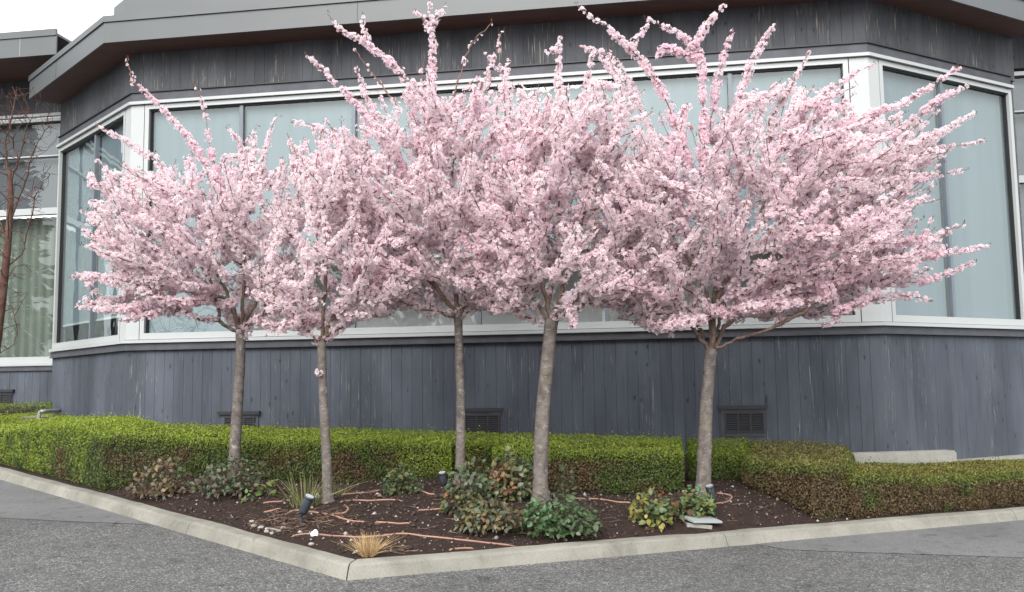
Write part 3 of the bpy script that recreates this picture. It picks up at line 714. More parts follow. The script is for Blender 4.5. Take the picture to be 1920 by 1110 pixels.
def cherry(base, Y, trunk_px, rtrunk, body, shoots, density, label, seed, thick=1.25, low=(), bare=(), fl=1.0):
    """trunk_px: pixel path of the trunk from base to fork, body: crown outline, shoots: leaders (path, flowers per metre, start)"""
    rng = np.random.default_rng(seed); thick *= 0.80; rtrunk *= 0.94
    root = empty('cherry_tree', base)
    tag(root, label, 'tree', 'row of pink cherry trees in the bed')
    tp = [base] + [W(x, y, Y) for x, y in trunk_px]
    path = smooth_path(tp, 7); nT = len(path)
    L = np.r_[0, np.cumsum([np.linalg.norm(path[i + 1] - path[i]) for i in range(nT - 1)])]; Lt = L[-1]
    V = []; F = []; ns = 18
    pts = [base - np.array([0, 0, 0.10])] + path
    for i, p in enumerate(pts):
        l = max(0, (L[i - 1] if i else -0.1)); r = rtrunk * (1 - 0.20 * l / Lt) * (1 + 0.34 * math.exp(-max(l, 0) / 0.06)) * (1 + 0.12 * math.exp(-((l - Lt) / 0.10) ** 2))
        for k in range(ns):
            a = 2 * math.pi * k / ns
            rr = r * (1 + 0.10 * (fbm(np.array([[math.cos(a) * 1.2, math.sin(a) * 1.2, l * 5 + seed]]), 1.6, seed)[0] - 0.5) * 2 + 0.10 * math.exp(-l / 0.06) * math.sin(3 * a + seed))
            V.append((p[0] + rr * math.cos(a), p[1] + rr * math.sin(a), p[2]))
    m = len(pts)
    F = [(i * ns + k, i * ns + (k + 1) % ns, (i + 1) * ns + (k + 1) % ns, (i + 1) * ns + k) for i in range(m - 1) for k in range(ns)] + [tuple((m - 1) * ns + k for k in range(ns))]
    mesh_obj('trunk', V, F, M['bark'], root, True)
    fork = path[-1]
    # sample the crown volume
    xs = [p[0] for p in body]; ys = [p[1] for p in body]; mpp = Y / FPX
    area = 0.5 * abs(sum(body[i][0] * body[(i + 1) % len(body)][1] - body[(i + 1) % len(body)][0] * body[i][1] for i in range(len(body)))) * mpp * mpp
    N_ = int(area * density); X = []; 
    x = rng.uniform(min(xs), max(xs), N_ * 8); y = rng.uniform(min(ys), max(ys), N_ * 8); k = in_poly(body, x, y); x, y = x[k], y[k]
    e = poly_dist(body, x, y); R = 0.42 * min(max(xs) - min(xs), max(ys) - min(ys)); s = 1 - np.minimum(e / R, 1); half = thick * np.sqrt(np.maximum(1 - s * s, 0.02))
    dy = rng.uniform(-1, 1, len(x)) * half
    keep = rng.uniform(0, thick, len(x)) < half * 0.9 + 0.2
    P3 = np.array([W(a, b, Y + c) for a, b, c in zip(x[keep][:N_ * 4], y[keep][:N_ * 4], dy[keep][:N_ * 4])])
    cl = fbm(P3, 2.4, seed + 3, 2)                       # leave hollows between the sprays
    cone = (P3[:, 2] - fork[2]) > -0.06 + 0.10 * np.hypot(P3[:, 0] - fork[0], P3[:, 1] - fork[1]) * 0.2
    P3 = P3[(cl > 0.40) | (rng.uniform(0, 1, len(P3)) < 0.25)][:N_]
    P3 = P3[np.argsort(np.linalg.norm(P3 - fork, axis=1))]
    rp = [path[-2], fork]; rpar = [-1, 0]; nlow = {}
    for px, jd in low:
        p3 = smooth_path([fork - np.array([0, 0, 0.04])] + [W(a, b, Y + jd * (i + 1) / len(px)) for i, (a, b) in enumerate(px)], 5); j = 1
        for q in p3[1:]: rp.append(q + rng.normal(0, 0.007, 3)); rpar.append(j); j = len(rp) - 1; nlow[j] = 1
    A_, par, pl = grow(rp, rpar, list(P3), 0.42)
    # leaders and low limbs as chains of nodes
    nodes = [a for a in A_]; par = list(par); special = {}
    def add_chain(pts3, tagv):
        d = np.linalg.norm(np.array(nodes) - pts3[0], axis=1); j = int(np.argmin(d)); 
        for iq, q in enumerate(pts3): nodes.append(np.array(q)); par.append(j); j = len(nodes) - 1; special[j] = (tagv, iq / max(1, len(pts3) - 1))
    for sh in shoots:
        px, dens, jd = sh[0], sh[1], (sh[2] if len(sh) > 2 else rng.uniform(-0.4, 0.3))
        p3 = smooth_path([W(a, b, Y + jd) for a, b in px], 8); 
        p3 = [q + rng.normal(0, 0.006, 3) for q in p3]; add_chain(p3, dens)
    # foxtail sprays all over the crown, pointing away from the fork
    nb = len(body); k = 0; NS = int(area * 13)
    while k < NS:
        i = rng.integers(0, nb); t = rng.uniform(); q = np.array(body[i]) * (1 - t) + np.array(body[(i + 1) % nb]) * t
        if q[1] > trunk_px[-1][1] - 20: k += 1; continue
        c0 = np.array(trunk_px[-1]) + np.array([0, -60.0]); g0, g1 = rng.uniform(0.15, 0.72), rng.uniform(0.45, 1.08)
        if g1 - g0 < 0.22: g1 = g0 + rng.uniform(0.22, 0.36)
        sd = rng.choice([-1, 1]); sw = rng.uniform(0.35, 0.9) * thick * sd; v = q - c0; bend = np.array([-v[1], v[0]]) * rng.normal(0, 0.06)
        f = lambda g: W(*(c0 + v * g + bend * math.sin(g * 3.1)), Y + sw * math.sin(min(g, 1.0) * 2.2) * (1.2 - g))
        p3 = [f(g) + rng.normal(0, 0.006, 3) for g in np.linspace(g0, g1, 9)]
        add_chain(p3, rng.uniform(0.42, 0.80)); k += 1
    # shorter side sprays: away from the trunk axis, rising gently, so that the crown lies in tiers
    NS = int(area * 32); src = P3[rng.integers(0, len(P3), NS)]
    for q in src:
        az = math.atan2(q[1] - fork[1], q[0] - fork[0]) + rng.normal(0, 0.65); el = math.radians(rng.normal(24, 14)); l = rng.uniform(0.30, 0.72)
        d = np.array([math.cos(az) * math.cos(el), math.sin(az) * math.cos(el), math.sin(el)]); p3 = []
        for t in np.linspace(0, 1, 7): p3.append(q + d * l * t + np.array([0, 0, 0.10 * l * t * t]) + rng.normal(0, 0.006, 3))
        e = p3[-1]; v_ = e - np.array([0, 0, EYE]); zc = v_ @ FW; ex, ey = 960 + FPX * (v_ @ RT) / zc, 555 - FPX * (v_ @ UP) / zc
        if not in_poly(body, np.array([ex]), np.array([ey]))[0] and poly_dist(body, np.array([ex]), np.array([ey]))[0] > 28: continue
        add_chain(p3, rng.uniform(0.40, 0.74))
    A_ = np.array(nodes); par = np.array(par)
    r, cnt, ch, order = radii(par, 0.0024, 2.35)
    # relax the zigzag
    for _ in range(3):
        Bn = A_.copy()
        for i in range(2, len(A_)):
            if i in special or i in nlow: continue
            if ch[i]:
                c = max(ch[i], key=lambda q: r[q]); Bn[i] = 0.5 * A_[i] + 0.25 * (A_[par[i]] + A_[c])
        A_ = Bn
    for i, (dv, fr) in special.items(): r[i] = max(r[i], (0.0032 if dv > 0.35 else 0.0048) * (1 - fr) + (0.0020 if dv > 0.35 else 0.0030))
    for i in nlow: r[i] = max(r[i], 0.007)
    r = np.minimum(r * (rtrunk * 0.62 / max(r[2:].max(), 1e-6)) ** 0.35, rtrunk * 0.62)
    E = np.array([i for i in range(2, len(A_))]); Pp = par[E]
    # bend each edge once so that no branch is ruler straight
    a, b = A_[Pp], A_[E]; mid = (a + b) / 2 + rng.normal(0, 1, (len(E), 3)) * 0.06 * np.linalg.norm(b - a, axis=1, keepdims=True)
    ra = np.minimum(r[Pp], r[E] * 1.35); rb = r[E]; rm = (ra + rb) / 2
    thickm = rb > 0.010
    for nm, sel, sides, mt in (('limbs', thickm, 8, M['limb2']), ('twigs', ~thickm, 4, M['limb'])):
        if sel.any(): tag(edges_mesh(nm, np.concatenate([a[sel], mid[sel]]), np.concatenate([mid[sel], b[sel]]), np.concatenate([ra[sel], rm[sel]]), np.concatenate([rm[sel], rb[sel]]), mt, root, sides), kind='stuff')
    # flowers
    C = []; D = []; S = []; G = []
    for q, i in enumerate(E):
        sp = special.get(int(i)); ln = np.linalg.norm(b[q] - a[q])
        if sp is None:
            if rb[q] > 0.0125: continue
            k = rng.poisson(ln * 230 * fl); rad = 0.048
        else:
            sp, fr = sp; tz = (1 - 0.80 * fr ** 2.2) * rng.choice([0.45, 0.9, 1.2, 1.45])
            k = rng.poisson(ln * sp * 640 * tz); rad = (0.052 if sp > 0.4 else 0.035) * (1 - 0.55 * fr ** 2) * rng.uniform(0.8, 1.15)
        if not k: continue
        # clusters along the twig
        nc = max(1, k // 7); tcl = rng.uniform(0, 1, nc); which = rng.integers(0, nc, k); t = tcl[which] + rng.normal(0, 0.012 / max(ln, 0.03), k)
        cdir = dirs(nc, rng); dd = cdir[which] * 0.55 + dirs(k, rng) * 0.8; ax = (b[q] - a[q]) / (ln + 1e-9); dd = dd - np.outer(dd @ ax, ax) * 0.6
        dd[:, 2] += 0.10; dd /= np.linalg.norm(dd, axis=1, keepdims=True)
        m3 = a[q][None] * (1 - t)[:, None] + b[q][None] * t[:, None]
        C.append(m3 + dd * rng.uniform(0.45, 1.0, (k, 1)) * rad); D.append(dd + rng.normal(0, 0.35, (k, 3))); S.append(rng.uniform(0.0145, 0.0195, k))
        G.append(np.full(k, 0.0) if sp is None else np.full(k, 0.12 + 0.45 * (1 - fr) ** 1.5 if sp > 0.75 else 0.1))
    C = np.concatenate(C); D = np.concatenate(D); S = np.concatenate(S); G = np.concatenate(G)
    deep = np.clip(G + 1.5 * (fbm(C, 1.7, seed + 9, 2) - 0.40) + rng.normal(0, 0.18, len(C)), 0, 1.25)
    tag(blossoms('blossoms', C, D, S, deep, root, seed), kind='stuff')
    # bronze leaf buds at the tips
    tips = [i for i in range(2, len(A_)) if not ch[i]]
    print(label, 'nodes', len(A_), 'flowers', len(C), 'tips', len(tips))
    tp_ = A_[tips]; k = len(tp_) * 3; cen = np.repeat(tp_, 3, 0) + rng.normal(0, 0.012, (k, 3)); dr = dirs(k, rng) * 0.5; dr[:, 2] += 0.8; dr /= np.linalg.norm(dr, axis=1, keepdims=True)
    sd = np.cross(dr, dirs(k, rng)); sd /= np.linalg.norm(sd, axis=1, keepdims=True) + 1e-9
    Vb = np.stack([cen, cen + dr * 0.012 + sd * 0.005, cen + dr * 0.028, cen + dr * 0.012 - sd * 0.005], 1).reshape(-1, 3)
    cb = np.repeat(np.array([[0.20, 0.085, 0.035]]) * rng.uniform(0.6, 1.5, (k, 1)), 4, 0)
    tag(np_mesh('leaf_buds', Vb, np.arange(k * 4).reshape(-1, 4), 4, M['petal'], root, cb), kind='stuff')
    return root

DEN = 140
cherry(TREES['T1'], 9.4, [(443, 800), (449, 700), (452, 622)], 0.062,
  [(142, 525), (185, 495), (150, 430), (175, 330), (225, 300), (290, 330), (330, 270), (390, 300), (440, 255), (490, 260), (550, 300), (590, 400), (590, 520), (550, 600), (480, 635), (420, 610), (380, 560), (320, 570), (260, 605), (225, 600), (230, 570), (145, 585), (150, 560), (200, 545)],
  [([(470, 470), (400, 330), (330, 230), (244, 150)], 0.95, -0.2), ([(440, 420), (400, 300), (384, 200)], 0.9, 0.0), ([(384, 205), (366, 158)], 0.15, 0.0), ([(400, 430), (310, 320), (235, 265), (182, 236)], 0.6), ([(470, 400), (455, 290), (430, 240)], 0.7),
   ([(360, 470), (250, 410), (165, 395)], 0.8), ([(480, 380), (500, 270), (520, 215)], 0.4), ([(300, 520), (220, 470), (150, 430)], 0.8), ([(300, 540), (220, 520), (140, 515)], 0.8), ([(390, 560), (300, 585), (225, 605)], 0.8), ([(240, 560), (190, 570), (142, 578)], 0.9), ([(256, 163), (246, 140), (238, 110)], 0.04, -0.2)],
  DEN, 'leftmost cherry tree, slim grey trunk, crown tapering to a long left spray', 101, 1.15,
  low=[([(410, 603), (370, 598), (330, 575), (297, 560)], -0.5), ([(430, 560), (400, 500), (350, 440)], 0.3), ([(480, 560), (500, 480), (520, 400)], -0.2), ([(455, 540), (460, 430), (450, 340)], 0.1)])
cherry(TREES['T2'], 8.6, [(612, 850), (606, 740), (603, 640)], 0.049,
  [(490, 640), (470, 570), (490, 470), (530, 380), (545, 270), (600, 240), (660, 290), (720, 370), (770, 450), (790, 540), (760, 600), (700, 570), (700, 610), (640, 620), (600, 638), (560, 600), (530, 630)],
  [([(600, 400), (570, 320), (540, 255)], 0.6), ([(630, 380), (640, 290), (620, 240)], 0.6), ([(560, 470), (520, 380), (530, 300)], 0.7)],
  DEN, 'smallest cherry tree, thin scaly trunk beside the dry grass clump', 202, 0.95,
  low=[([(560, 600), (520, 560), (500, 500)], -0.3), ([(625, 620), (660, 600), (690, 575)], 0.2), ([(606, 560), (615, 470), (600, 400)], 0.0), ([(640, 560), (680, 500), (720, 450)], -0.2)])
cherry(TREES['T3'], 9.3, [(864, 780), (862, 680), (858, 582)], 0.052,
  [(560, 400), (575, 290), (650, 225), (730, 180), (790, 140), (850, 175), (920, 125), (1000, 165), (1040, 280), (1030, 420), (1000, 540), (940, 590), (860, 575), (810, 600), (740, 608), (670, 600), (640, 520), (600, 460)],
  [([(760, 320), (680, 210), (610, 135)], 0.95, -0.2), ([(610, 135), (572, 102)], 0.35, -0.2), ([(830, 270), (760, 150), (690, 85), (628, 50)], 0.95, -0.3), ([(690, 85), (680, 30)], 0.5, -0.3), ([(640, 60), (612, 25)], 0.06, -0.3),
   ([(815, 270), (810, 150), (812, 80), (805, 5)], 0.95, 0.1), ([(810, 60), (778, 18)], 0.6, 0.1), ([(812, 40), (835, 8)], 0.7, 0.1), ([(850, 180), (880, 90), (922, 42)], 0.06, 0.2), ([(900, 170), (930, 100), (942, 58)], 0.30, 0.2), ([(740, 190), (700, 140), (665, 95)], 0.05), ([(650, 290), (600, 240), (545, 230)], 0.5), ([(720, 260), (690, 190), (668, 130)], 0.5), ([(960, 250), (950, 150), (905, 95)], 0.5)],
  DEN, 'cherry tree with straight slim trunk behind the red-tinged shrub', 303, 1.2,
  low=[([(820, 540), (770, 440), (735, 380)], -0.3), ([(880, 530), (930, 470), (960, 400)], 0.3), ([(850, 480), (848, 380), (850, 300)], 0.2), ([(830, 585), (790, 580), (740, 560)], -0.5), ([(890, 560), (960, 520), (1000, 450)], -0.5)])
cherry(TREES['T4'], 8.6, [(1016, 800), (1026, 680), (1034, 598)], 0.076,
  [(850, 430), (880, 300), (950, 200), (1030, 150), (1110, 140), (1190, 180), (1250, 280), (1275, 400), (1270, 520), (1220, 580), (1160, 605), (1090, 605), (1020, 595), (960, 612), (900, 595), (860, 540)],
  [([(1040, 330), (1045, 200), (1050, 70)], 1.0, -0.2), ([(1090, 300), (1095, 190), (1112, 95)], 0.9, 0.1), ([(960, 300), (945, 180), (955, 110)], 0.6, 0.2), ([(1050, 90), (1025, 100)], 0.5, -0.2), ([(1150, 280), (1165, 180), (1140, 100)], 0.5), ([(1060, 560), (1075, 600), (1072, 615)], 0.9, -0.5)],
  DEN, 'cherry tree with thick leaning grey trunk above the green shrub', 404, 1.15,
  low=[([(1080, 560), (1110, 520), (1150, 480)], 0.3), ([(1000, 560), (960, 520), (930, 470)], -0.3), ([(1020, 540), (990, 450), (985, 370)], 0.1), ([(1060, 590), (1100, 570), (1160, 560)], -0.4), ([(1060, 520), (1095, 400), (1120, 320)], -0.2)])
cherry(TREES['T5'], 8.9, [(1322, 830), (1326, 740), (1333, 655)], 0.072,
  [(1090, 280), (1170, 185), (1290, 190), (1330, 230), (1400, 170), (1490, 150), (1560, 170), (1640, 210), (1700, 220), (1760, 240), (1790, 290), (1740, 350), (1700, 370), (1690, 410), (1740, 430), (1790, 470), (1780, 510), (1700, 530), (1640, 560), (1600, 545), (1550, 540), (1500, 570), (1450, 560), (1400, 590), (1340, 560), (1300, 600), (1240, 622), (1170, 600), (1100, 540), (1075, 400)],
  [([(1300, 320), (1235, 160), (1170, 80), (1080, 10)], 0.9, -0.1), ([(1180, 95), (1215, 45)], 0.6, -0.1), ([(1320, 320), (1318, 180), (1310, 100), (1275, 65), (1210, 35)], 0.95, -0.2), ([(1300, 90), (1320, 55), (1356, 12)], 0.9, -0.2), ([(1300, 110), (1250, 90), (1232, 110)], 0.9, -0.2), ([(1330, 250), (1350, 130), (1375, 55)], 0.8, 0.1), ([(1370, 240), (1400, 140), (1430, 80), (1452, 48)], 0.9, 0.0), ([(1440, 230), (1490, 150), (1515, 98)], 0.35, 0.2), ([(1160, 150), (1120, 95)], 0.8, 0.1), ([(1200, 200), (1150, 110), (1085, 88)], 0.7, 0.2),
   ([(1480, 330), (1600, 230), (1700, 190), (1800, 125)], 0.9, -0.2), ([(1440, 300), (1530, 190), (1600, 140), (1640, 120)], 0.6, 0.0), ([(1600, 330), (1720, 290), (1845, 265)], 0.9, 0.0), ([(1560, 400), (1700, 340), (1815, 318)], 0.55, 0.2), ([(1600, 420), (1680, 390), (1762, 375)], 0.5, -0.2), ([(1600, 460), (1720, 450), (1812, 418)], 0.8, 0.1), ([(1600, 500), (1740, 480), (1858, 462)], 0.9, -0.1), ([(1600, 520), (1720, 530), (1830, 490)], 0.9, 0.0), ([(1620, 560), (1700, 555), (1748, 565)], 0.6, -0.2), ([(1680, 250), (1760, 190), (1815, 160)], 0.8, 0.1), ([(1560, 560), (1570, 600), (1540, 610)], 0.6), ([(1640, 300), (1760, 250), (1825, 212)], 0.8, -0.2),
   ([(1180, 560), (1215, 600), (1260, 630)], 0.7, -0.3)],
  DEN, 'widest cherry tree, rightmost, with a long low bare limb', 505, 1.3,
  low=[([(1370, 640), (1430, 622), (1490, 595), (1568, 545)], -0.5), ([(1300, 620), (1275, 590), (1255, 545)], -0.3), ([(1350, 600), (1400, 560), (1440, 530)], 0.2), ([(1340, 570), (1342, 470), (1340, 370)], 0.0), ([(1300, 600), (1220, 520), (1210, 440)], 0.2), ([(1380, 590), (1500, 490), (1640, 410)], 0.3), ([(1345, 560), (1420, 430), (1530, 340)], -0.4), ([(1320, 540), (1250, 420), (1255, 290)], -0.2)])

# a few sprouts on the trunks
def trunk_tuft(px, py, Y, n, seed, name, label):
    rng = np.random.default_rng(seed); c = W(px, py, Y); d = dirs(n, rng)
    r = empty(name, c); tag(r, label, 'blossom cluster')
    tag(blossoms('petals', c + d * 0.028, d, np.full(n, 0.019), np.full(n, 0.3), r, seed), kind='stuff')
trunk_tuft(598, 698, 8.53, 12, 5, 'blossom_tuft', 'lone pink blossom tuft growing on the thin scaly trunk')

# bare tree at the left edge
def bare_tree():
    rng = np.random.default_rng(77); Y = 12.7
    base = W(-22, 800, Y); base[2] = bz(base[0], Y)
    root = empty('bare_tree', base); tag(root, 'leafless red-brown tree at the left edge before the set-back wing', 'tree')
    tp = smooth_path([base, W(-14, 700, Y), W(-4, 620, Y), W(6, 540, Y), W(15, 450, Y), W(20, 370, Y), W(17, 320, Y)], 5)
    mesh_obj('trunk', *tube_vf([base - np.array([0, 0, 0.1])] + tp, [0.085] + list(np.linspace(0.078, 0.030, len(tp))), 12), M['redbark'], root, True)
    nodes = list(tp); par = [-1] + list(range(len(tp) - 1))
    def chain(px, dy):
        p3 = smooth_path([W(a, b, Y + dy * i / len(px)) for i, (a, b) in enumerate(px)], 5); j = int(np.argmin(np.linalg.norm(np.array(nodes) - p3[0], axis=1)))
        for q in p3[1:]: nodes.append(q + rng.normal(0, 0.008, 3)); par.append(j); j = len(nodes) - 1
    chain([(19, 345), (38, 290), (52, 235), (72, 195)], -0.3); chain([(18, 340), (10, 270), (24, 210), (30, 170)], 0.3); chain([(15, 450), (-15, 380), (-30, 280)], 0.2); chain([(18, 420), (48, 340), (62, 285), (88, 240), (108, 245)], -0.2)
    chain([(10, 500), (40, 478), (50, 440), (66, 375), (90, 330), (110, 328)], 0.3); chain([(0, 600), (-25, 520), (-45, 420)], -0.3); chain([(-8, 665), (12, 655), (28, 640), (30, 600), (18, 560)], 0.0); chain([(6, 545), (30, 500), (80, 500)], 0.2)
    poly = [(-90, 560), (-90, 210), (-30, 170), (20, 160), (62, 160), (95, 190), (112, 250), (98, 330), (80, 420), (50, 560), (38, 640), (-20, 690)]
    x = rng.uniform(-90, 110, 2400); y = rng.uniform(160, 690, 2400); k = in_poly(poly, x, y) & (rng.uniform(0, 1, 2400) < np.interp(y, [160, 260, 700], [1.0, 0.5, 0.25])); x, y = x[k], y[k]
    P3 = np.array([W(a, b, Y + c) for a, b, c in zip(x, y, rng.uniform(-0.5, 0.5, len(x)))])
    P3 = P3[np.argsort(np.linalg.norm(P3 - tp[-1], axis=1))]
    A_, par, pl = grow(nodes, par, list(P3), 0.30)
    r, cnt, ch, order = radii(par, 0.0028, 2.4); E = np.arange(len(tp), len(A_)); a, b = A_[par[E]], A_[E]
    tag(edges_mesh('branches', a, b, np.minimum(r[par[E]], np.minimum(r[E] * 1.3, 0.028)), np.minimum(r[E], 0.026), M['redbark'], root, 5), kind='stuff')
bare_tree()

# ================================================================== HEDGES
def tps_fit(pts, lam=0.01):
    c = np.array(pts, float); n = len(c); K = _tps(np.hypot(c[:, None, 0] - c[None, :, 0], c[:, None, 1] - c[None, :, 1])) + lam * np.eye(n); P = np.c_[np.ones(n), c[:, :2]]
    sol = np.linalg.lstsq(np.block([[K, P], [P.T, np.zeros((3, 3))]]), np.r_[c[:, 2], np.zeros(3)], rcond=None)[0]
    def f(x, y):
        x = np.atleast_1d(np.asarray(x, float)); y = np.atleast_1d(np.asarray(y, float))
        return _tps(np.hypot(x[:, None] - c[None, :, 0], y[:, None] - c[None, :, 1])) @ sol[:n] + sol[n] + sol[n + 1] * x + sol[n + 2] * y
    return f
def seg_off(poly, amt):
    """inset a clockwise/ccw polygon a little towards its centroid side (mitred)"""
    P = np.array(poly, float); n = len(P); ar = 0.5 * sum(P[i][0] * P[(i + 1) % n][1] - P[(i + 1) % n][0] * P[i][1] for i in range(n)); sg = 1 if ar > 0 else -1; out = []
    for i in range(n):
        a = P[i] - P[i - 1]; b = P[(i + 1) % n] - P[i]; a /= np.linalg.norm(a); b /= np.linalg.norm(b)
        na = sg * np.array([-a[1], a[0]]); nb = sg * np.array([-b[1], b[0]]); m = (na + nb) / max(0.35, 1 + na @ nb); out.append(P[i] + m * amt)
    return np.array(out), sg
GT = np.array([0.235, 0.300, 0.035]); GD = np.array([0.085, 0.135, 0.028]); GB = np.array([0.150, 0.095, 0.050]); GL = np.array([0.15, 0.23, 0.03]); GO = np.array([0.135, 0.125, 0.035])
def hedge(poly, top_pts, label, seed, brown=0.5, bright=0.4, topcol=GT, dens=7200, rad=0.055, leaf=0.018):
    rng = np.random.default_rng(seed); poly = np.array(poly, float); n = len(poly); zt = tps_fit(top_pts)
    c = poly.mean(0); root = empty('hedge', (c[0], c[1], bz(*c))); tag(root, label, 'hedge')
    ins, sg = seg_off(poly, 0.07)
    # woody core
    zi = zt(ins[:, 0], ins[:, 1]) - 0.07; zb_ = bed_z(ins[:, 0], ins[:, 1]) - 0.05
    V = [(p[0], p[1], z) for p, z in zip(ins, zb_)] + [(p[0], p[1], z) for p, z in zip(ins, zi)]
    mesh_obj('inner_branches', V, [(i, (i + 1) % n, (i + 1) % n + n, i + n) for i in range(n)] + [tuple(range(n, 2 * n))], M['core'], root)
    P = []; Nn = []; H = []; T = []; LF = []
    for i in range(n):
        a, b = poly[i], poly[(i + 1) % n]; L = np.linalg.norm(b - a); d = (b - a) / L; out = -sg * np.array([-d[1], d[0]])
        mid = (a + b) / 2
        if out @ (mid / np.linalg.norm(mid)) > 0.75: continue          # the back, against the building, is never seen
        h = 0.6; k = int(L * h * dens * 1.15); t = rng.uniform(-0.01, 1.01, k); x = a[0] + (b[0] - a[0]) * t; y = a[1] + (b[1] - a[1]) * t
        z1 = zt(x, y); z0 = bed_z(x, y) + 0.015; z = z0 + (z1 - z0) * rng.uniform(0, 1, k); hb = z1 - z
        inset = np.where(hb < rad, rad - np.sqrt(np.maximum(rad ** 2 - (rad - np.minimum(hb, rad)) ** 2, 0)), 0) + 0.05 * np.exp(-(z - z0) / 0.05)
        q = np.stack([x, y, z], 1); nz = (fbm(q, 6.0, seed + 1) - 0.5) * 0.06 + (fbm(q, 1.6, seed + 2) - 0.5) * 0.06
        off = nz - inset - rng.exponential(0.018, k); q[:, :2] += out[None] * off[:, None]
        P.append(q); Nn.append(np.tile(np.array([out[0], out[1], 0.25]), (k, 1))); H.append(hb); T.append(np.zeros(k)); LF.append(np.full(k, 1.0 if out[0] < -0.4 else 0.0))
    lo, hi = poly.min(0), poly.max(0); area = (hi - lo).prod(); k = int(area * dens * 0.95); x = rng.uniform(lo[0], hi[0], k); y = rng.uniform(lo[1], hi[1], k)
    g = in_poly([tuple(p) for p in poly], x, y); x, y = x[g], y[g]; e = poly_dist([tuple(p) for p in poly], x, y)
    drop = np.where(e < rad, rad - np.sqrt(np.maximum(rad ** 2 - (rad - np.minimum(e, rad)) ** 2, 0)), 0)
    q = np.stack([x, y, np.zeros(len(x))], 1); z = zt(x, y) - drop + (fbm(q, 5.0, seed + 4) - 0.5) * 0.055 - rng.exponential(0.012, len(x)) + (rng.uniform(0, 1, len(x)) < 0.03) * rng.uniform(0.01, 0.07, len(x)); q[:, 2] = z
    P.append(q); Nn.append(np.tile(np.array([0, -0.15, 1.0]), (len(x), 1))); H.append(drop); T.append(np.ones(len(x))); LF.append(np.zeros(len(x)))
    P = np.concatenate(P); Nn = np.concatenate(Nn); H = np.concatenate(H); T = np.concatenate(T); LF = np.concatenate(LF); k = len(P)
    Nn = Nn * 0.75 + dirs(k, rng) * 0.75; Nn /= np.linalg.norm(Nn, axis=1, keepdims=True)
    A1 = np.cross(Nn, dirs(k, rng)); A1 /= np.linalg.norm(A1, axis=1, keepdims=True) + 1e-9; A1[:, 2] += 0.25; B1 = np.cross(Nn, A1); s = leaf * rng.uniform(0.6, 1.25, (k, 1))
    Vv = np.stack([P - A1 * s * 0.6, P + B1 * s * 0.32 + Nn * s * 0.12, P + A1 * s * 0.6, P - B1 * s * 0.32 + Nn * s * 0.12], 1).reshape(-1, 3)
    # leaf colours: fresh growth on top, older dark or scorched leaves down the sides
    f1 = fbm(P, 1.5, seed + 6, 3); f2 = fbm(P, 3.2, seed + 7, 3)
    fresh = np.clip(1.15 - H / 0.13, 0, 1) * (0.75 + 0.4 * f2); fresh = np.maximum(fresh, np.clip((f1 + 0.16 * LF * bright - (0.86 - 0.42 * bright)) * 7, 0, 1) * 0.9)  # faces turned left are coloured brighter, as the sunnier side
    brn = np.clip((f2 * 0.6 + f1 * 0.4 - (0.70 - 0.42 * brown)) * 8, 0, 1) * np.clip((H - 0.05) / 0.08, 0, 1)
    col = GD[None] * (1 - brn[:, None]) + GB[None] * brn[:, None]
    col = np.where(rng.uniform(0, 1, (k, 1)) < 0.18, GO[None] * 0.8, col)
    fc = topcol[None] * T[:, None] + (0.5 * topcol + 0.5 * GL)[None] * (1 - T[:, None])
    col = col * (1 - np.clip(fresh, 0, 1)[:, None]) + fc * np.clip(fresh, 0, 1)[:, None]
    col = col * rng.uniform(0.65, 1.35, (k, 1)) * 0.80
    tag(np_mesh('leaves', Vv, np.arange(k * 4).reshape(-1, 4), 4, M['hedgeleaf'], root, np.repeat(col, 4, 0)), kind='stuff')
    # a few dry twigs poking out
    tw = rng.integers(0, k, max(20, k // 260)); a = P[tw]; dd = Nn[tw] * 0.5 + dirs(len(tw), rng) * 0.5
    tag(edges_mesh('twigs', a - dd * 0.05, a + dd * 0.03, np.full(len(tw), 0.0016), np.full(len(tw), 0.0008), M['twig'], root, 3), kind='stuff')
    print('hedge', k); return root
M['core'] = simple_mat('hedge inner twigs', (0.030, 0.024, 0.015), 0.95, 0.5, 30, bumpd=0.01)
def xat(px, Y): return W(px, 850, Y)[0]
def kerb_pt(px, off, right=False):
    d = ray(px, 905); s = _dr if right else _dl; o = KA - nrm(s) * off; A_ = np.array([[d[0], -s[0]], [d[1], -s[1]]]); t, u = np.linalg.solve(A_, o); return np.array([d[0] * t, d[1] * t])
c1 = kerb_pt(190, 0.21); cL = KPATH[0] - nrm(_dl) * 0.21 + _dl * 0.4
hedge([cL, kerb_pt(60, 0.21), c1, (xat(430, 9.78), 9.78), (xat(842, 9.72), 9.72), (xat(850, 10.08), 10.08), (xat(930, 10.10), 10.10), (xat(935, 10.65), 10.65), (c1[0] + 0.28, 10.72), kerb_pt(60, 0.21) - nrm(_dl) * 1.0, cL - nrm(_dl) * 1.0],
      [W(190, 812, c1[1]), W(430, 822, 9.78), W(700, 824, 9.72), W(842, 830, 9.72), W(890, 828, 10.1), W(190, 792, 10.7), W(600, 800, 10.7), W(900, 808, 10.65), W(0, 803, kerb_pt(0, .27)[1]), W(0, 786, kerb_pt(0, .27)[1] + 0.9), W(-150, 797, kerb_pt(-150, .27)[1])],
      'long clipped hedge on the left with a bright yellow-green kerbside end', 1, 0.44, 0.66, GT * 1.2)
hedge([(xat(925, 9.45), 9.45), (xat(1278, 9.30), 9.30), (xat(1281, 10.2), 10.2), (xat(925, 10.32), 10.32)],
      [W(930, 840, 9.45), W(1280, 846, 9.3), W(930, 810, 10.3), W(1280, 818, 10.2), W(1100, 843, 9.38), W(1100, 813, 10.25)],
      'clipped hedge block behind the leaning trunk, brown lower face', 2, 0.60, 0.25)
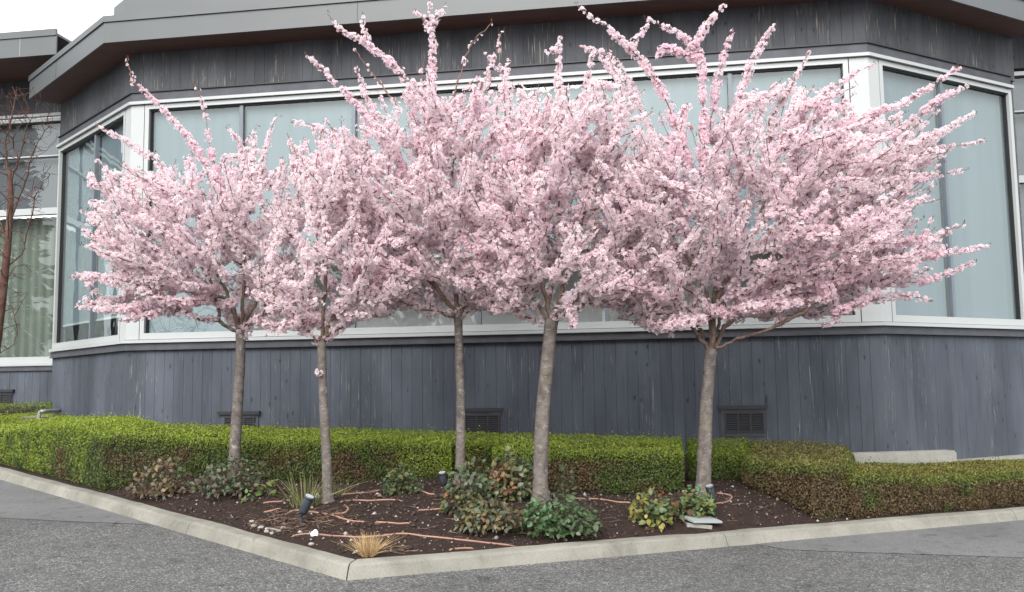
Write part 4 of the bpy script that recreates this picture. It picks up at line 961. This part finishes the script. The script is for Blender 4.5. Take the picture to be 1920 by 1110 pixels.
hedge([(xat(1290, 10.0), 10.0), (xat(1405, 10.05), 10.05), (xat(1405, 10.75), 10.75), (xat(1290, 10.7), 10.7)],
      [W(1290, 845, 10.0), W(1405, 848, 10.05), W(1290, 819, 10.7), W(1405, 822, 10.75)],
      'short dark hedge section recessed behind the rightmost tree trunk', 3, 0.30, 0.15, GT * 0.8)
k1 = kerb_pt(1525, 0.24, True); k2 = kerb_pt(1605, 0.22, True)
hedge([(xat(1388, 9.70), 9.70), k1, k2, (xat(1600, 10.35), 10.35), (xat(1395, 10.7), 10.7)],
      [W(1388, 858, 9.7), W(1525, 870, k1[1]), W(1600, 868, k2[1]), W(1600, 836, 10.3), W(1480, 824, 10.5), W(1400, 824, 10.7)],
      'rounded olive hedge block with scorched brown face beside the kerb', 4, 0.82, 0.2, np.array([0.175, 0.155, 0.045]), rad=0.14)
e1 = kerb_pt(1598, 0.19, True); e2 = kerb_pt(1760, 0.19, True); e3 = kerb_pt(1920, 0.19, True); e4 = kerb_pt(2150, 0.19, True)
bk = -nrm(_dr) * 0.62
hedge([e1, e2, e3, e4, e4 + bk, e3 + bk, e2 + bk, e1 + bk],
      [W(1600, 886, e1[1]), W(1760, 889, e2[1]), W(1920, 880, e3[1]), W(1600, 872, (e1 + bk)[1]), W(1760, 875, (e2 + bk)[1]), W(1920, 868, (e3 + bk)[1]), W(2150, 874, e4[1])],
      'low brown and olive hedge running along the right kerb', 5, 0.98, 0.20, np.array([0.19, 0.175, 0.040]), rad=0.10)
hedge([(xat(-90, 14.4), 14.4), (xat(91, 14.2), 14.2), (xat(96, 14.9), 14.9), (xat(-90, 15.1), 15.1)],
      [W(-90, 766, 14.4), W(91, 760, 14.2), W(91, 752, 14.9), W(-90, 757, 15.1)], 'small green hedge below the set-back wing window', 6, 0.1, 0.55, GT * 0.8, 2600)

# ================================================================== SHRUBS AND CLUMPS
def leaf_mesh(fold=0.25, bend=0.25, w=0.34):
    V = []; ts = (0.0, 0.3, 0.65, 1.0); ws = (0.02, 0.9, 0.8, 0.02)
    for t, ww in zip(ts, ws):
        z = -bend * t * t; V += [(t, -w * ww, z + fold * w * ww), (t, 0, z), (t, w * ww, z + fold * w * ww)]
    F = []
    for i in range(3):
        for k in range(2): F.append((i * 3 + k, (i + 1) * 3 + k, (i + 1) * 3 + k + 1, i * 3 + k + 1))
    me = bpy.data.meshes.new('leaf'); me.from_pydata(V, [], F); me.update(); me.materials.append(M['leaf']); me.polygons.foreach_set('use_smooth', [True] * len(F)); return me
LEAVES = [leaf_mesh(0.25, 0.25, 0.36), leaf_mesh(0.5, 0.45, 0.30), leaf_mesh(0.1, 0.1, 0.42)]
def shrub(name, label, px0, px1, ptop, pbot, cols, nleaf, lsize, seed, cat='shrub', spots=(), fill=0.5, depth=0.85):
    """leafy dome between pixel columns px0..px1, standing on the bed at row pbot"""
    rng = np.random.default_rng(seed); pc = (px0 + px1) / 2; g = on_bed(pc, pbot); Y = g[1]; hw = (px1 - px0) / 2 * Y / FPX; Y += hw * depth * 0.75
    g = np.array([W(pc, pbot, Y)[0], Y, 0]); g[2] = bz(g[0], Y); h = W(pc, ptop, Y)[2] - g[2]
    root = empty(name, g); tag(root, label, cat)
    def place(P, dirv, up, s, col, mesh):
        x = dirv / np.linalg.norm(dirv); z = up - x * (up @ x); z /= np.linalg.norm(z) + 1e-9; y = np.cross(z, x)
        o = bpy.data.objects.new('leaf', mesh); COL.objects.link(o)
        o.matrix_world = Matrix(((x[0] * s, y[0] * s, z[0] * s, P[0]), (x[1] * s, y[1] * s, z[1] * s, P[1]), (x[2] * s, y[2] * s, z[2] * s, P[2]), (0, 0, 0, 1)))
        o.color = (*[float(v) for v in col], 1); o.parent = root; o.matrix_parent_inverse = root.matrix_world.inverted()
    stems = []; tips = []
    for i in range(nleaf):
        v = dirs(1, rng)[0]; v[2] = abs(v[2]) if rng.uniform() < 0.9 else -0.2 * abs(v[2]); v[1] = v[1] if rng.uniform() < 0.3 else -abs(v[1])
        rr = rng.uniform(0.62, 1.0) ** 0.5 * (0.85 + 0.35 * fbm(np.array([v * 1.0]), 2.2, seed)[0])
        P = g + np.array([v[0] * hw, v[1] * hw * depth, max(0.02, v[2] * h * 1.02 + 0.02)]) * np.array([rr, rr, rr])
        dv = np.array([v[0], v[1], 0.25]) * 0.8 + dirs(1, rng)[0] * 0.8; dv[2] -= 0.15; up = np.array([v[0] * 0.6, v[1] * 0.6 - 0.3, 0.9]) + rng.normal(0, 0.35, 3)
        sel = vnoise(np.array([P]), 5.0, seed)[0] * 0.7 + rng.uniform(0, 0.45); col = np.array(cols[min(int(sel * len(cols)), len(cols) - 1)])
        for sx, sy, sr, sc in spots:
            q = W(sx, sy, Y - hw * 0.3)
            if np.hypot(P[0] - q[0], P[2] - q[2]) < sr and rng.uniform() < 0.42: col = np.array(sc)
        place(P, dv, up, lsize * rng.uniform(0.52, 1.08), col * 0.74 * rng.uniform(0.75, 1.3), LEAVES[rng.integers(0, 3)])
        if rng.uniform() < 0.35: stems.append((g + rng.normal(0, 0.02, 3) * np.array([1, 1, 0]), P))
    if stems:
        a = np.array([s[0] for s in stems]); b = np.array([s[1] for s in stems]); m_ = (a + b) / 2; m_[:, 2] += 0.03; r = np.full(len(a), 0.0032)
        tag(edges_mesh('stems', np.concatenate([a, m_]), np.concatenate([m_, b]), np.r_[r, r * 0.8], np.r_[r * 0.8, r * 0.4], M['twig'], root, 4), kind='stuff')
    # the leaves deep inside, too many to tell apart
    k = int(nleaf * 5 * fill)
    if k:
        v = dirs(k, rng); v[:, 2] = np.abs(v[:, 2]); rr = rng.uniform(0.25, 0.9, (k, 1)); P = g + v * np.array([hw, hw * depth, h]) * rr; P[:, 2] = np.maximum(P[:, 2], g[2] + 0.012)
        nn = dirs(k, rng) * 0.8 + v; nn /= np.linalg.norm(nn, axis=1, keepdims=True); A1 = np.cross(nn, dirs(k, rng)); A1 /= np.linalg.norm(A1, axis=1, keepdims=True) + 1e-9; B1 = np.cross(nn, A1); s = lsize * rng.uniform(0.5, 1.0, (k, 1))
        Vv = np.stack([P, P + A1 * s * 0.5 + B1 * s * 0.33, P + A1 * s, P + A1 * s * 0.5 - B1 * s * 0.33], 1).reshape(-1, 3)
        cc = np.array(cols)[np.clip(((vnoise(P, 5.0, seed) * 0.7 + rng.uniform(0, 0.45, k)) * len(cols)).astype(int), 0, len(cols) - 1)] * rng.uniform(0.6, 1.2, (k, 1))
        tag(np_mesh('inner_leaves', Vv, np.arange(k * 4).reshape(-1, 4), 4, M['hedgeleaf'], root, np.repeat(cc, 4, 0)), kind='stuff')
    return root
OL = (0.155, 0.150, 0.060); TN = (0.190, 0.130, 0.065); BR = (0.115, 0.080, 0.058); DG = (0.060, 0.092, 0.038); MG = (0.085, 0.130, 0.055); BG = (0.075, 0.170, 0.060); GG = (0.110, 0.135, 0.085); RD = (0.25, 0.09, 0.05); YG = (0.165, 0.19, 0.06); YL = (0.27, 0.235, 0.05); OR = (0.23, 0.115, 0.055); DR = (0.15, 0.06, 0.045)
shrub('shrub', 'olive and tan leaved shrub at the hedge corner beside the kerb', 243, 372, 866, 938, [OL, OL, TN, BR, GG], 230, 0.055, 11)
shrub('shrub', 'dull brown-green shrub at the foot of the leftmost cherry tree', 372, 512, 860, 938, [BR, BR, GG, DG, BR, TN], 250, 0.055, 12)
shrub('shrub', 'low dark green shrub against the hedge between two trunks', 712, 792, 872, 928, [DG, MG, DG, OL], 120, 0.055, 13)
shrub('shrub', 'grey-green shrub on the left of the red-tinged one', 826, 936, 866, 972, [MG, GG, DG, OL, BR], 230, 0.062, 14, spots=((838, 932, 0.05, RD), (862, 912, 0.04, RD)))
shrub('shrub', 'shrub with red and orange leaves between two cherry trunks', 905, 1005, 852, 940, [MG, GG, OL, DG, BR], 190, 0.066, 15, spots=((935, 888, 0.11, RD), (950, 905, 0.09, OR), (915, 866, 0.05, RD)))
shrub('shrub', 'brown withered shrub left of the bright green one by the kerb', 852, 985, 942, 1012, [BR, BR, OL, GG, TN], 220, 0.056, 16)
shrub('shrub', 'bright green leafy shrub at the foot of the leaning trunk', 962, 1130, 932, 1020, [MG, BG, BG, DG, MG, GG], 290, 0.060, 17, fill=0.7)
shrub('shrub', 'yellow-green bush with orange leaves beside the pale lid', 1182, 1272, 918, 990, [YG, MG, YG, YL], 120, 0.075, 18, spots=((1235, 925, 0.05, RD), (1262, 945, 0.06, OR)), fill=0.3)
shrub('shrub', 'small green and dark red bush above the pale lid', 1268, 1340, 922, 975, [MG, BG, YG, MG], 130, 0.062, 19, spots=((1284, 945, 0.07, DR), (1298, 950, 0.06, DR)), fill=0.5)
shrub('sprout', 'yellow-green sprout at the front of the orange-leaved bush', 1222, 1258, 970, 998, [YL, YG], 11, 0.085, 20, 'plant', fill=0)
shrub('sprout', 'tiny bright green sprout in front of the brown-green shrub', 456, 482, 926, 943, [BG, (0.14, 0.24, 0.06)], 9, 0.06, 21, 'plant', fill=0)
shrub('sprout', 'pale green drooping leaves at the brown-green shrub right side', 488, 520, 900, 932, [YG, (0.14, 0.20, 0.05)], 12, 0.085, 22, 'plant', fill=0)
shrub('plant', 'leafy stems growing at the right of the leaning trunk', 1042, 1075, 872, 940, [MG, DG, MG, TN], 34, 0.06, 23, 'plant', fill=0.2)

def clump(name, label, px, pbot, hpx, wpx, n, cols, seed, droop=0.6, width=0.004):
    rng = np.random.default_rng(seed); g = on_bed(px, pbot); h = hpx * g[1] / FPX; w = wpx * g[1] / FPX
    root = empty(name, g); tag(root, label, 'grass clump')
    Vv = []; Q = []; C = []
    for i in range(n):
        a = rng.uniform(0, 2 * np.pi); lean = abs(rng.normal(0, 0.5)); l = h * rng.uniform(0.5, 1.12); b = g + np.array([math.cos(a), math.sin(a), 0]) * rng.uniform(0, 0.28) * w; b[2] -= 0.01
        d = np.array([math.cos(a) * lean, math.sin(a) * lean, 1.0]); sd = np.cross(d, dirs(1, rng)[0]); sd /= np.linalg.norm(sd); o = len(Vv); c = np.array(cols[rng.integers(0, len(cols))]) * rng.uniform(0.7, 1.3)
        for t in (0, 0.35, 0.7, 1.0):
            p = b + np.array([d[0] * (t + droop * t * t * lean), d[1] * (t + droop * t * t * lean), t * (1 - droop * 0.3 * t * lean)]) * l * 0.9
            ww = width * (1 - 0.85 * t); Vv += [p - sd * ww, p + sd * ww]; C += [c, c]
        for k in range(3): Q.append((o + 2 * k, o + 2 * k + 1, o + 2 * k + 3, o + 2 * k + 2))
    tag(np_mesh('blades', np.array(Vv), np.array(Q), 4, M['blade'], root, np.array(C)), kind='stuff'); return root
clump('dry_grass', 'straw coloured dry grass tuft near the kerb corner', 690, 1042, 46, 48, 380, [(0.46, 0.32, 0.17), (0.38, 0.25, 0.12), (0.52, 0.39, 0.23)], 31, 0.8, 0.0028)
clump('grass_clump', 'green and straw grass clump left of the thin scaly trunk', 572, 948, 70, 90, 150, [(0.15, 0.17, 0.07), (0.24, 0.22, 0.10), (0.10, 0.14, 0.05), (0.30, 0.25, 0.13)], 32, 0.7, 0.0042)
clump('grass_clump', 'thin straw grass blades right of the thin scaly trunk', 638, 928, 46, 50, 34, [(0.26, 0.23, 0.12), (0.16, 0.17, 0.08)], 33, 0.8, 0.0035)

# ================================================================== SMALL THINGS IN THE BED
def spot(label, px0, py0, px1, py1, Y, r, seed):
    """spike light: stake, barrel and bezel, from its foot pixel to its mouth pixel"""
    a = W(px0, py0, Y); b = W(px1, py1, Y - 0.03); d = (b - a) / np.linalg.norm(b - a); gz = bz(a[0], a[1])
    root = empty('garden_spotlight', (a[0], a[1], gz)); tag(root, label, 'spotlight', 'spike lights in the bed')
    L = np.linalg.norm(b - a)
    mesh_obj('barrel', *tube_vf([a, a + d * L * 0.12, a + d * L * 0.2, b - d * 0.02, b], [r * 0.5, r * 0.85, r, r, r * 0.96], 16), M['spot'], root, True)
    mesh_obj('bezel', *tube_vf([b - d * 0.012, b + d * 0.008], [r * 1.08, r * 1.1], 16), M['spot'], root, True)
    mesh_obj('lens', *tube_vf([b + d * 0.0085, b + d * 0.0095], [r * 0.9, r * 0.9], 16), M['glasslens'], root)
    mesh_obj('knuckle', *tube_vf([a - d * 0.02, a + d * 0.01], [r * 0.4, r * 0.45], 10), M['spot'], root, True)
    st = a - d * 0.015; mesh_obj('stake', *tube_vf([st, np.array([st[0], st[1], min(gz, st[2]) - 0.12])], [r * 0.3, r * 0.12], 6), M['spot'], root)
M['glasslens'] = simple_mat('lamp lens', (0.25, 0.27, 0.28), 0.1, 0.05)
spot('dark spike light tilted right beside the grass clump', 566, 964, 580, 932, 7.95, 0.040, 1)
spot('small upright spike light by the hedge behind the grey-green shrub', 832, 910, 829, 887, 9.15, 0.036, 2)
spot('dark spike light leaning on the foot of the rightmost trunk', 1337, 942, 1330, 912, 8.55, 0.036, 3)

def tubeline(label, px, r=0.0078, lift=0.004, dip=()):
    P = [on_bed(a, b) for a, b in px]; P = smooth_path(P, 7); out = []
    for i, p in enumerate(P): out.append(np.array([p[0], p[1], bz(p[0], p[1]) + lift]))
    # soften onto the ground
    Z = [o[2] for o in out]
    for _ in range(3): Z = [Z[0]] + [(Z[i - 1] + 2 * Z[i] + Z[i + 1]) / 4 for i in range(1, len(Z) - 1)] + [Z[-1]]
    for o, z in zip(out, Z): o[2] = max(z, o[2] - 0.004)
    out[0][2] -= 0.012; out[-1][2] -= 0.012
    o = mesh_obj('drip_tube', *tube_vf(out, r, 9), M['hose'], None, True); tag(o, label, 'hose', 'copper coloured drip tubes on the soil')
tubeline('longest copper tube, running behind the straw grass tuft to the kerb', [(546, 1007), (585, 1002), (630, 1007), (690, 1009), (750, 1003), (800, 1008), (880, 1016), (968, 1025)])
tubeline('short stub of copper tube just behind the kerb', [(842, 1032), (862, 1030), (888, 1029)])
tubeline('copper tube slanting right from the tilted spike light', [(580, 960), (620, 966), (655, 977), (686, 980)])
tubeline('copper tube looping round the foot of the thin scaly trunk', [(535, 966), (560, 958), (600, 963), (640, 964), (653, 956), (645, 947)])
tubeline('straight copper tube right of the thin scaly trunk', [(634, 943), (690, 942), (756, 940)])
tubeline('upper copper tube left of the grass clump', [(492, 945), (520, 942), (545, 938)])
tubeline('lower copper tube left of the grass clump', [(494, 962), (510, 959), (527, 955)])
tubeline('short copper tube in the middle of the bare soil', [(703, 981), (735, 982), (770, 982)])
tubeline('copper tube ending under the left side of the grey-green shrub', [(783, 958), (805, 957), (832, 955)])
tubeline('copper tube along the hedge foot by the low green shrub', [(640, 929), (680, 924), (722, 919)])
tubeline('short copper tube between the low green shrub and the small spike light', [(780, 920), (798, 924), (816, 928)])
tubeline('copper tube from the leaning trunk to the yellow-green bush', [(1042, 934), (1100, 937), (1150, 941), (1184, 944)])
tubeline('copper tube loop right of the rightmost trunk', [(1338, 946), (1362, 942), (1372, 934), (1366, 929), (1342, 925)])

def rock(name, label, px, py, w, h, seed, mat, lab_cat='stone', group=None, flat=0.5):
    rng = np.random.default_rng(seed); g = on_bed(px, py); bm = bmesh.new(); bmesh.ops.create_icosphere(bm, subdivisions=2, radius=1.0)
    s = w * g[1] / FPX / 2; sz = h * g[1] / FPX / 2
    ang = rng.uniform(0, 6.28)
    for v in bm.verts:
        q = np.array(v.co); k = 0.78 + 0.5 * vnoise(np.array([q]), 1.4, seed)[0]; q = q * k; x, y = q[0] * s, q[1] * s * 0.75
        v.co = (g[0] + x * math.cos(ang) * 1 - y * math.sin(ang), g[1] + x * math.sin(ang) + y * math.cos(ang), g[2] + sz * 0.55 + q[2] * sz)
    me = bpy.data.meshes.new(name); bm.to_mesh(me); bm.free(); me.materials.append(mat); o = bpy.data.objects.new(name, me); COL.objects.link(o); tag(o, label, lab_cat, group)
rock('stone', 'white chip of stone lying across the long copper tube', 590, 1006, 15, 15, 41, M['whitest'])
rock('stone', 'white stone at the foot of the thin scaly trunk', 595, 934, 11, 11, 42, M['whitest'])
rock('stone', 'grey round stone left of the straw grass tuft', 648, 1004, 9, 8, 43, M['stone'])
rock('stone', 'white flat stone at the left foot of the straw tuft', 668, 1036, 10, 5, 44, M['whitest'])
rock('stone', 'pale round stone before the bright green shrub', 931, 1011, 8, 8, 45, M['stone'])
for i, (x, y, w) in enumerate(((476, 989, 14), (489, 991, 15), (502, 994, 13), (513, 994, 12), (522, 997, 12), (531, 992, 10), (500, 999, 12), (510, 1002, 10), (472, 981, 9), (584, 1022, 11))):
    rock('stone', 'pale flat stone among those scattered just inside the left kerb', x, y, w, 6, 60 + i, M['stone'], 'stone', 'pale stones inside the left kerb')
# fallen leaves one can pick out
def fallen(label, px, py, s, col, seed):
    rng = np.random.default_rng(seed); g = on_bed(px, py); o = bpy.data.objects.new('fallen_leaf', LEAVES[1]); COL.objects.link(o)
    o.matrix_world = Matrix.Translation((g[0], g[1], g[2] + 0.012)) @ Matrix.Rotation(rng.uniform(0, 6.28), 4, 'Z') @ Matrix.Rotation(rng.uniform(-0.6, 0.6), 4, 'X') @ Matrix.Scale(s, 4); o.color = (*col, 1); tag(o, label, 'leaf')
fallen('curled brown leaf on the soil below the orange-leaved bush', 1214, 997, 0.10, (0.26, 0.14, 0.09), 3)
for i in range(16):
    fallen('dry pale brown leaf littering the soil before the olive hedge block', random.uniform(1375, 1500), random.uniform(945, 975), 0.045, (0.22, 0.14, 0.10), 200 + i)
for o in [o for o in COL.objects if o.name.startswith('fallen_leaf') and 'littering' in o['label']]: o['group'] = 'dry leaves before the olive hedge'

# pale lid of a buried box
def lid():
    c = on_bed(1318, 985); root = empty('box_lid', c); tag(root, 'pale grey plastic box lid lying tilted on the soil behind the kerb', 'box lid')
    bm = bmesh.new(); bmesh.ops.create_cube(bm, size=1.0); bmesh.ops.scale(bm, vec=(0.29, 0.22, 0.020), verts=bm.verts)
    bmesh.ops.bevel(bm, geom=bm.edges[:], offset=0.005, segments=2, affect='EDGES')
    me = bpy.data.meshes.new('lid'); bm.to_mesh(me); bm.free(); me.materials.append(M['plastic']); o = bpy.data.objects.new('lid', me); COL.objects.link(o)
    o.matrix_world = Matrix.Translation((c[0], c[1] + 0.05, c[2] + 0.042)) @ Matrix.Rotation(0.35, 4, 'Z') @ Matrix.Rotation(0.10, 4, 'X') @ Matrix.Rotation(0.06, 4, 'Y'); o.parent = root; o.matrix_parent_inverse = root.matrix_world.inverted()
    V, F = box_vf((-0.125, -0.085, -0.06), (0.10, 0.09, -0.022)); o2 = mesh_obj('collar', V, F, M['concrete2'])
    o2.matrix_world = Matrix.Translation((c[0] - 0.035, c[1] + 0.03, c[2] + 0.035)) @ Matrix.Rotation(0.15, 4, 'Z') @ Matrix.Rotation(0.12, 4, 'Y'); o2.parent = root; o2.matrix_parent_inverse = root.matrix_world.inverted()
lid()

# gravel crumbs, clods and litter over the soil
def litter():
    rng = np.random.default_rng(5); n = 9000; x = rng.uniform(-4.5, 4.0, n * 2); y = rng.uniform(6.8, 10, n * 2); k = kerb_sd(x, y) > 0.22; x, y = x[k][:n], y[k][:n]; z = bed_z(x, y); n = len(x)
    s = rng.gamma(1.6, 0.0042, n) + 0.003; base = np.array([(1, 0, 0), (-0.5, 0.87, 0), (-0.5, -0.87, 0), (0, 0, 1.1), (0.2, 0.1, -0.6)])
    tri = np.array([(0, 1, 3), (1, 2, 3), (2, 0, 3), (1, 0, 4), (2, 1, 4), (0, 2, 4)])
    a = rng.uniform(0, 6.28, n); ca, sa = np.cos(a), np.sin(a); j = rng.uniform(0.5, 1.4, (n, 5, 3)) * base[None]
    V = np.stack([j[..., 0] * ca[:, None] - j[..., 1] * sa[:, None], j[..., 0] * sa[:, None] + j[..., 1] * ca[:, None], j[..., 2] * 0.7], -1) * s[:, None, None] + np.stack([x, y, z + s * 0.2], 1)[:, None, :]
    T = (np.arange(n)[:, None, None] * 5 + tri[None]).reshape(-1, 3)
    pal = np.array([(0.05, 0.034, 0.028), (0.075, 0.05, 0.042), (0.10, 0.075, 0.062), (0.45, 0.42, 0.39), (0.20, 0.16, 0.13), (0.06, 0.04, 0.034)]); p = rng.choice(6, n, p=[0.3, 0.27, 0.2, 0.05, 0.08, 0.10])
    o = np_mesh('soil_crumbs', V.reshape(-1, 3), T, 3, M['blade'], None, np.repeat(pal[p], 5, 0)); tag(o, 'crumbs and small pebbles strewn over the dark soil', 'gravel', kind='stuff')
    # dead twigs and straw
    m = 420; px = np.r_[rng.normal(560, 50, 190), rng.uniform(380, 1500, 170), rng.normal(720, 30, 60)]; py = np.r_[rng.normal(982, 12, 190), rng.uniform(920, 1010, 170), rng.normal(1035, 6, 60)]
    a = np.array([on_bed(p, q) for p, q in zip(px, py)]); g = kerb_sd(a[:, 0], a[:, 1]) > 0.24; a = a[g]; m = len(a); th = rng.uniform(0, 6.28, m); l = rng.uniform(0.03, 0.13, m); b = a + np.stack([np.cos(th) * l, np.sin(th) * l, rng.uniform(0.0, 0.035, m)], 1); a[:, 2] += 0.006; b[:, 2] = np.maximum(b[:, 2], bed_z(b[:, 0], b[:, 1]) + 0.004)
    r = rng.uniform(0.0012, 0.0032, m); o = edges_mesh('dead_twigs', a, b, r, r * 0.6, simple_mat('straw twigs', (0.17, 0.115, 0.08), 0.9, 0.5, 11), None, 4); tag(o, 'dry twigs and straw lying about the bare soil', 'twigs', kind='stuff')
litter()

# low concrete wall at the foot of the right-hand facet, and the slab behind it
def low_wall():
    a, b = W(1560, 850, 10.75), W(1795, 845, 11.05); u = (b - a)[:2]; L = np.linalg.norm(u); f = Facet(a[:2], b[:2]); zt = W(1700, 848, 10.9)[2]; z0 = zt - 0.45
    bm = bmesh.new(); V, F = f.box(0, L, z0, zt, -0.22, 0.0); vs_ = [bm.verts.new(v) for v in V]; [bm.faces.new([vs_[i] for i in q]) for q in F]
    bmesh.ops.bevel(bm, geom=bm.edges[:], offset=0.018, segments=2, affect='EDGES'); me = bpy.data.meshes.new('low_wall'); bm.to_mesh(me); bm.free(); me.materials.append(M['concrete2'])
    o = bpy.data.objects.new('low_wall', me); COL.objects.link(o); tag(o, 'low pale concrete wall behind the right hedge at the building foot', 'wall')
    g = Facet(W(1780, 866, 11.6)[:2], W(1990, 858, 12.5)[:2]); zz = W(1800, 866, 11.6)[2]
    tag(mesh_obj('concrete_path', *g.box(0, g.L, zz - 0.25, zz, -0.8, 0.0), M['concrete2']), kind='structure')
low_wall()
def left_block():
    Y = 13.2; a, b = W(33, 790, Y), W(98, 786, Y - 0.1); f = Facet(a[:2], b[:2]); zt = W(60, 780, Y)[2]
    bm = bmesh.new(); V, F = f.box(0, f.L, zt - 0.5, zt, -0.25, 0.0); vs_ = [bm.verts.new(v) for v in V]; [bm.faces.new([vs_[i] for i in q]) for q in F]
    bmesh.ops.bevel(bm, geom=bm.edges[:], offset=0.02, segments=2, affect='EDGES'); me = bpy.data.meshes.new('concrete_edging'); bm.to_mesh(me); bm.free(); me.materials.append(M['concrete2'])
    o = bpy.data.objects.new('concrete_edging', me); COL.objects.link(o); tag(o, 'pale concrete edging between the left hedge and the small far hedge', 'edging')
    p = smooth_path([W(74, 800, Y - 0.2), W(73, 780, Y - 0.2), W(76, 772.5, Y - 0.2), W(84, 771, Y - 0.2), W(112, 770, Y + 0.2)], 5)
    tag(mesh_obj('handrail_pipe', *tube_vf(p, 0.028, 10), simple_mat('galvanised pipe', (0.24, 0.25, 0.24), 0.45, 0.15, 8, 0.3), None, True), 'bent grey metal pipe rising from the pale concrete edging', 'pipe')
left_block()

# ================================================================== beyond the lot, behind the viewer: what the glass mirrors
def far_trees():
    rng = np.random.default_rng(404); A0 = []; B0 = []; R0 = []; R1 = []
    for i in range(16):
        x = -46 + i * 5.6 + rng.uniform(-1.5, 1.5); y = -26 + rng.uniform(-7, 7); h = rng.uniform(5.5, 10); b = np.array([x, y, plane_z(x, y)])
        tr = [b + np.array([0, 0, h * t]) + rng.normal(0, 0.12, 3) * t for t in np.linspace(0, 0.6, 6)]
        P = np.array([b + np.array([*(rng.normal(0, 1, 2) * h * 0.17), h * rng.uniform(0.3, 1.0)]) for _ in range(230)]); P = P[np.argsort(np.linalg.norm(P - tr[2], axis=1))]
        A_, par, pl = grow(tr, [-1, 0, 1, 2, 3, 4], list(P), 0.35); r, cnt, ch, od = radii(par, 0.012, 2.3); E = np.arange(1, len(A_))
        A0.append(A_[par[E]]); B0.append(A_[E]); R0.append(np.minimum(r[par[E]], r[E] * 1.3)); R1.append(r[E])
    tag(edges_mesh('far_trees', np.concatenate(A0), np.concatenate(B0), np.concatenate(R0), np.concatenate(R1), M['redbark'], None, 4), 'leafless trees beyond the parking lot, mirrored in the glass', 'trees', kind='stuff')
far_trees()

def evergreens():  # unseen trees, added so the wing glass mirrors something dark
    rng = np.random.default_rng(9); Vs = []; Cs = []
    for x, y, h in ((-30, -4, 17), (-33.5, -0.5, 19), (-34, -7.5, 16), (-38, -4, 20)):
        n = 5200; t = rng.uniform(0, 1, n) ** 0.8; a = rng.uniform(0, 6.28, n); tier = 0.75 + 0.25 * np.sin(t * 46 + rng.normal(0, 0.5, n)); r = (1 - t) * 3.1 * tier * rng.uniform(0.5, 1.0, n) + 0.1
        P = np.stack([x + r * np.cos(a), y + r * np.sin(a), plane_z(x, y) + 1.0 + t * (h - 1)], 1); d = np.stack([np.cos(a), np.sin(a), np.full(n, -0.35)], 1) + rng.normal(0, 0.3, (n, 3)); sd = np.cross(d, dirs(n, rng)); sd /= np.linalg.norm(sd, axis=1, keepdims=True); s = rng.uniform(0.25, 0.6, (n, 1))
        Vs.append(np.stack([P, P + d * s * 0.5 + sd * s * 0.2, P + d * s, P + d * s * 0.5 - sd * s * 0.2], 1).reshape(-1, 3)); Cs.append(np.repeat(np.array([[0.030, 0.050, 0.024]]) * rng.uniform(0.6, 1.5, (n, 1)), 4, 0))
    V = np.concatenate(Vs); tag(np_mesh('added_evergreens', V, np.arange(len(V)).reshape(-1, 4), 4, M['hedgeleaf'], None, np.concatenate(Cs)), 'unseen dark evergreens added beyond the lot to darken the set-back wing reflection', 'trees', kind='stuff')
evergreens()
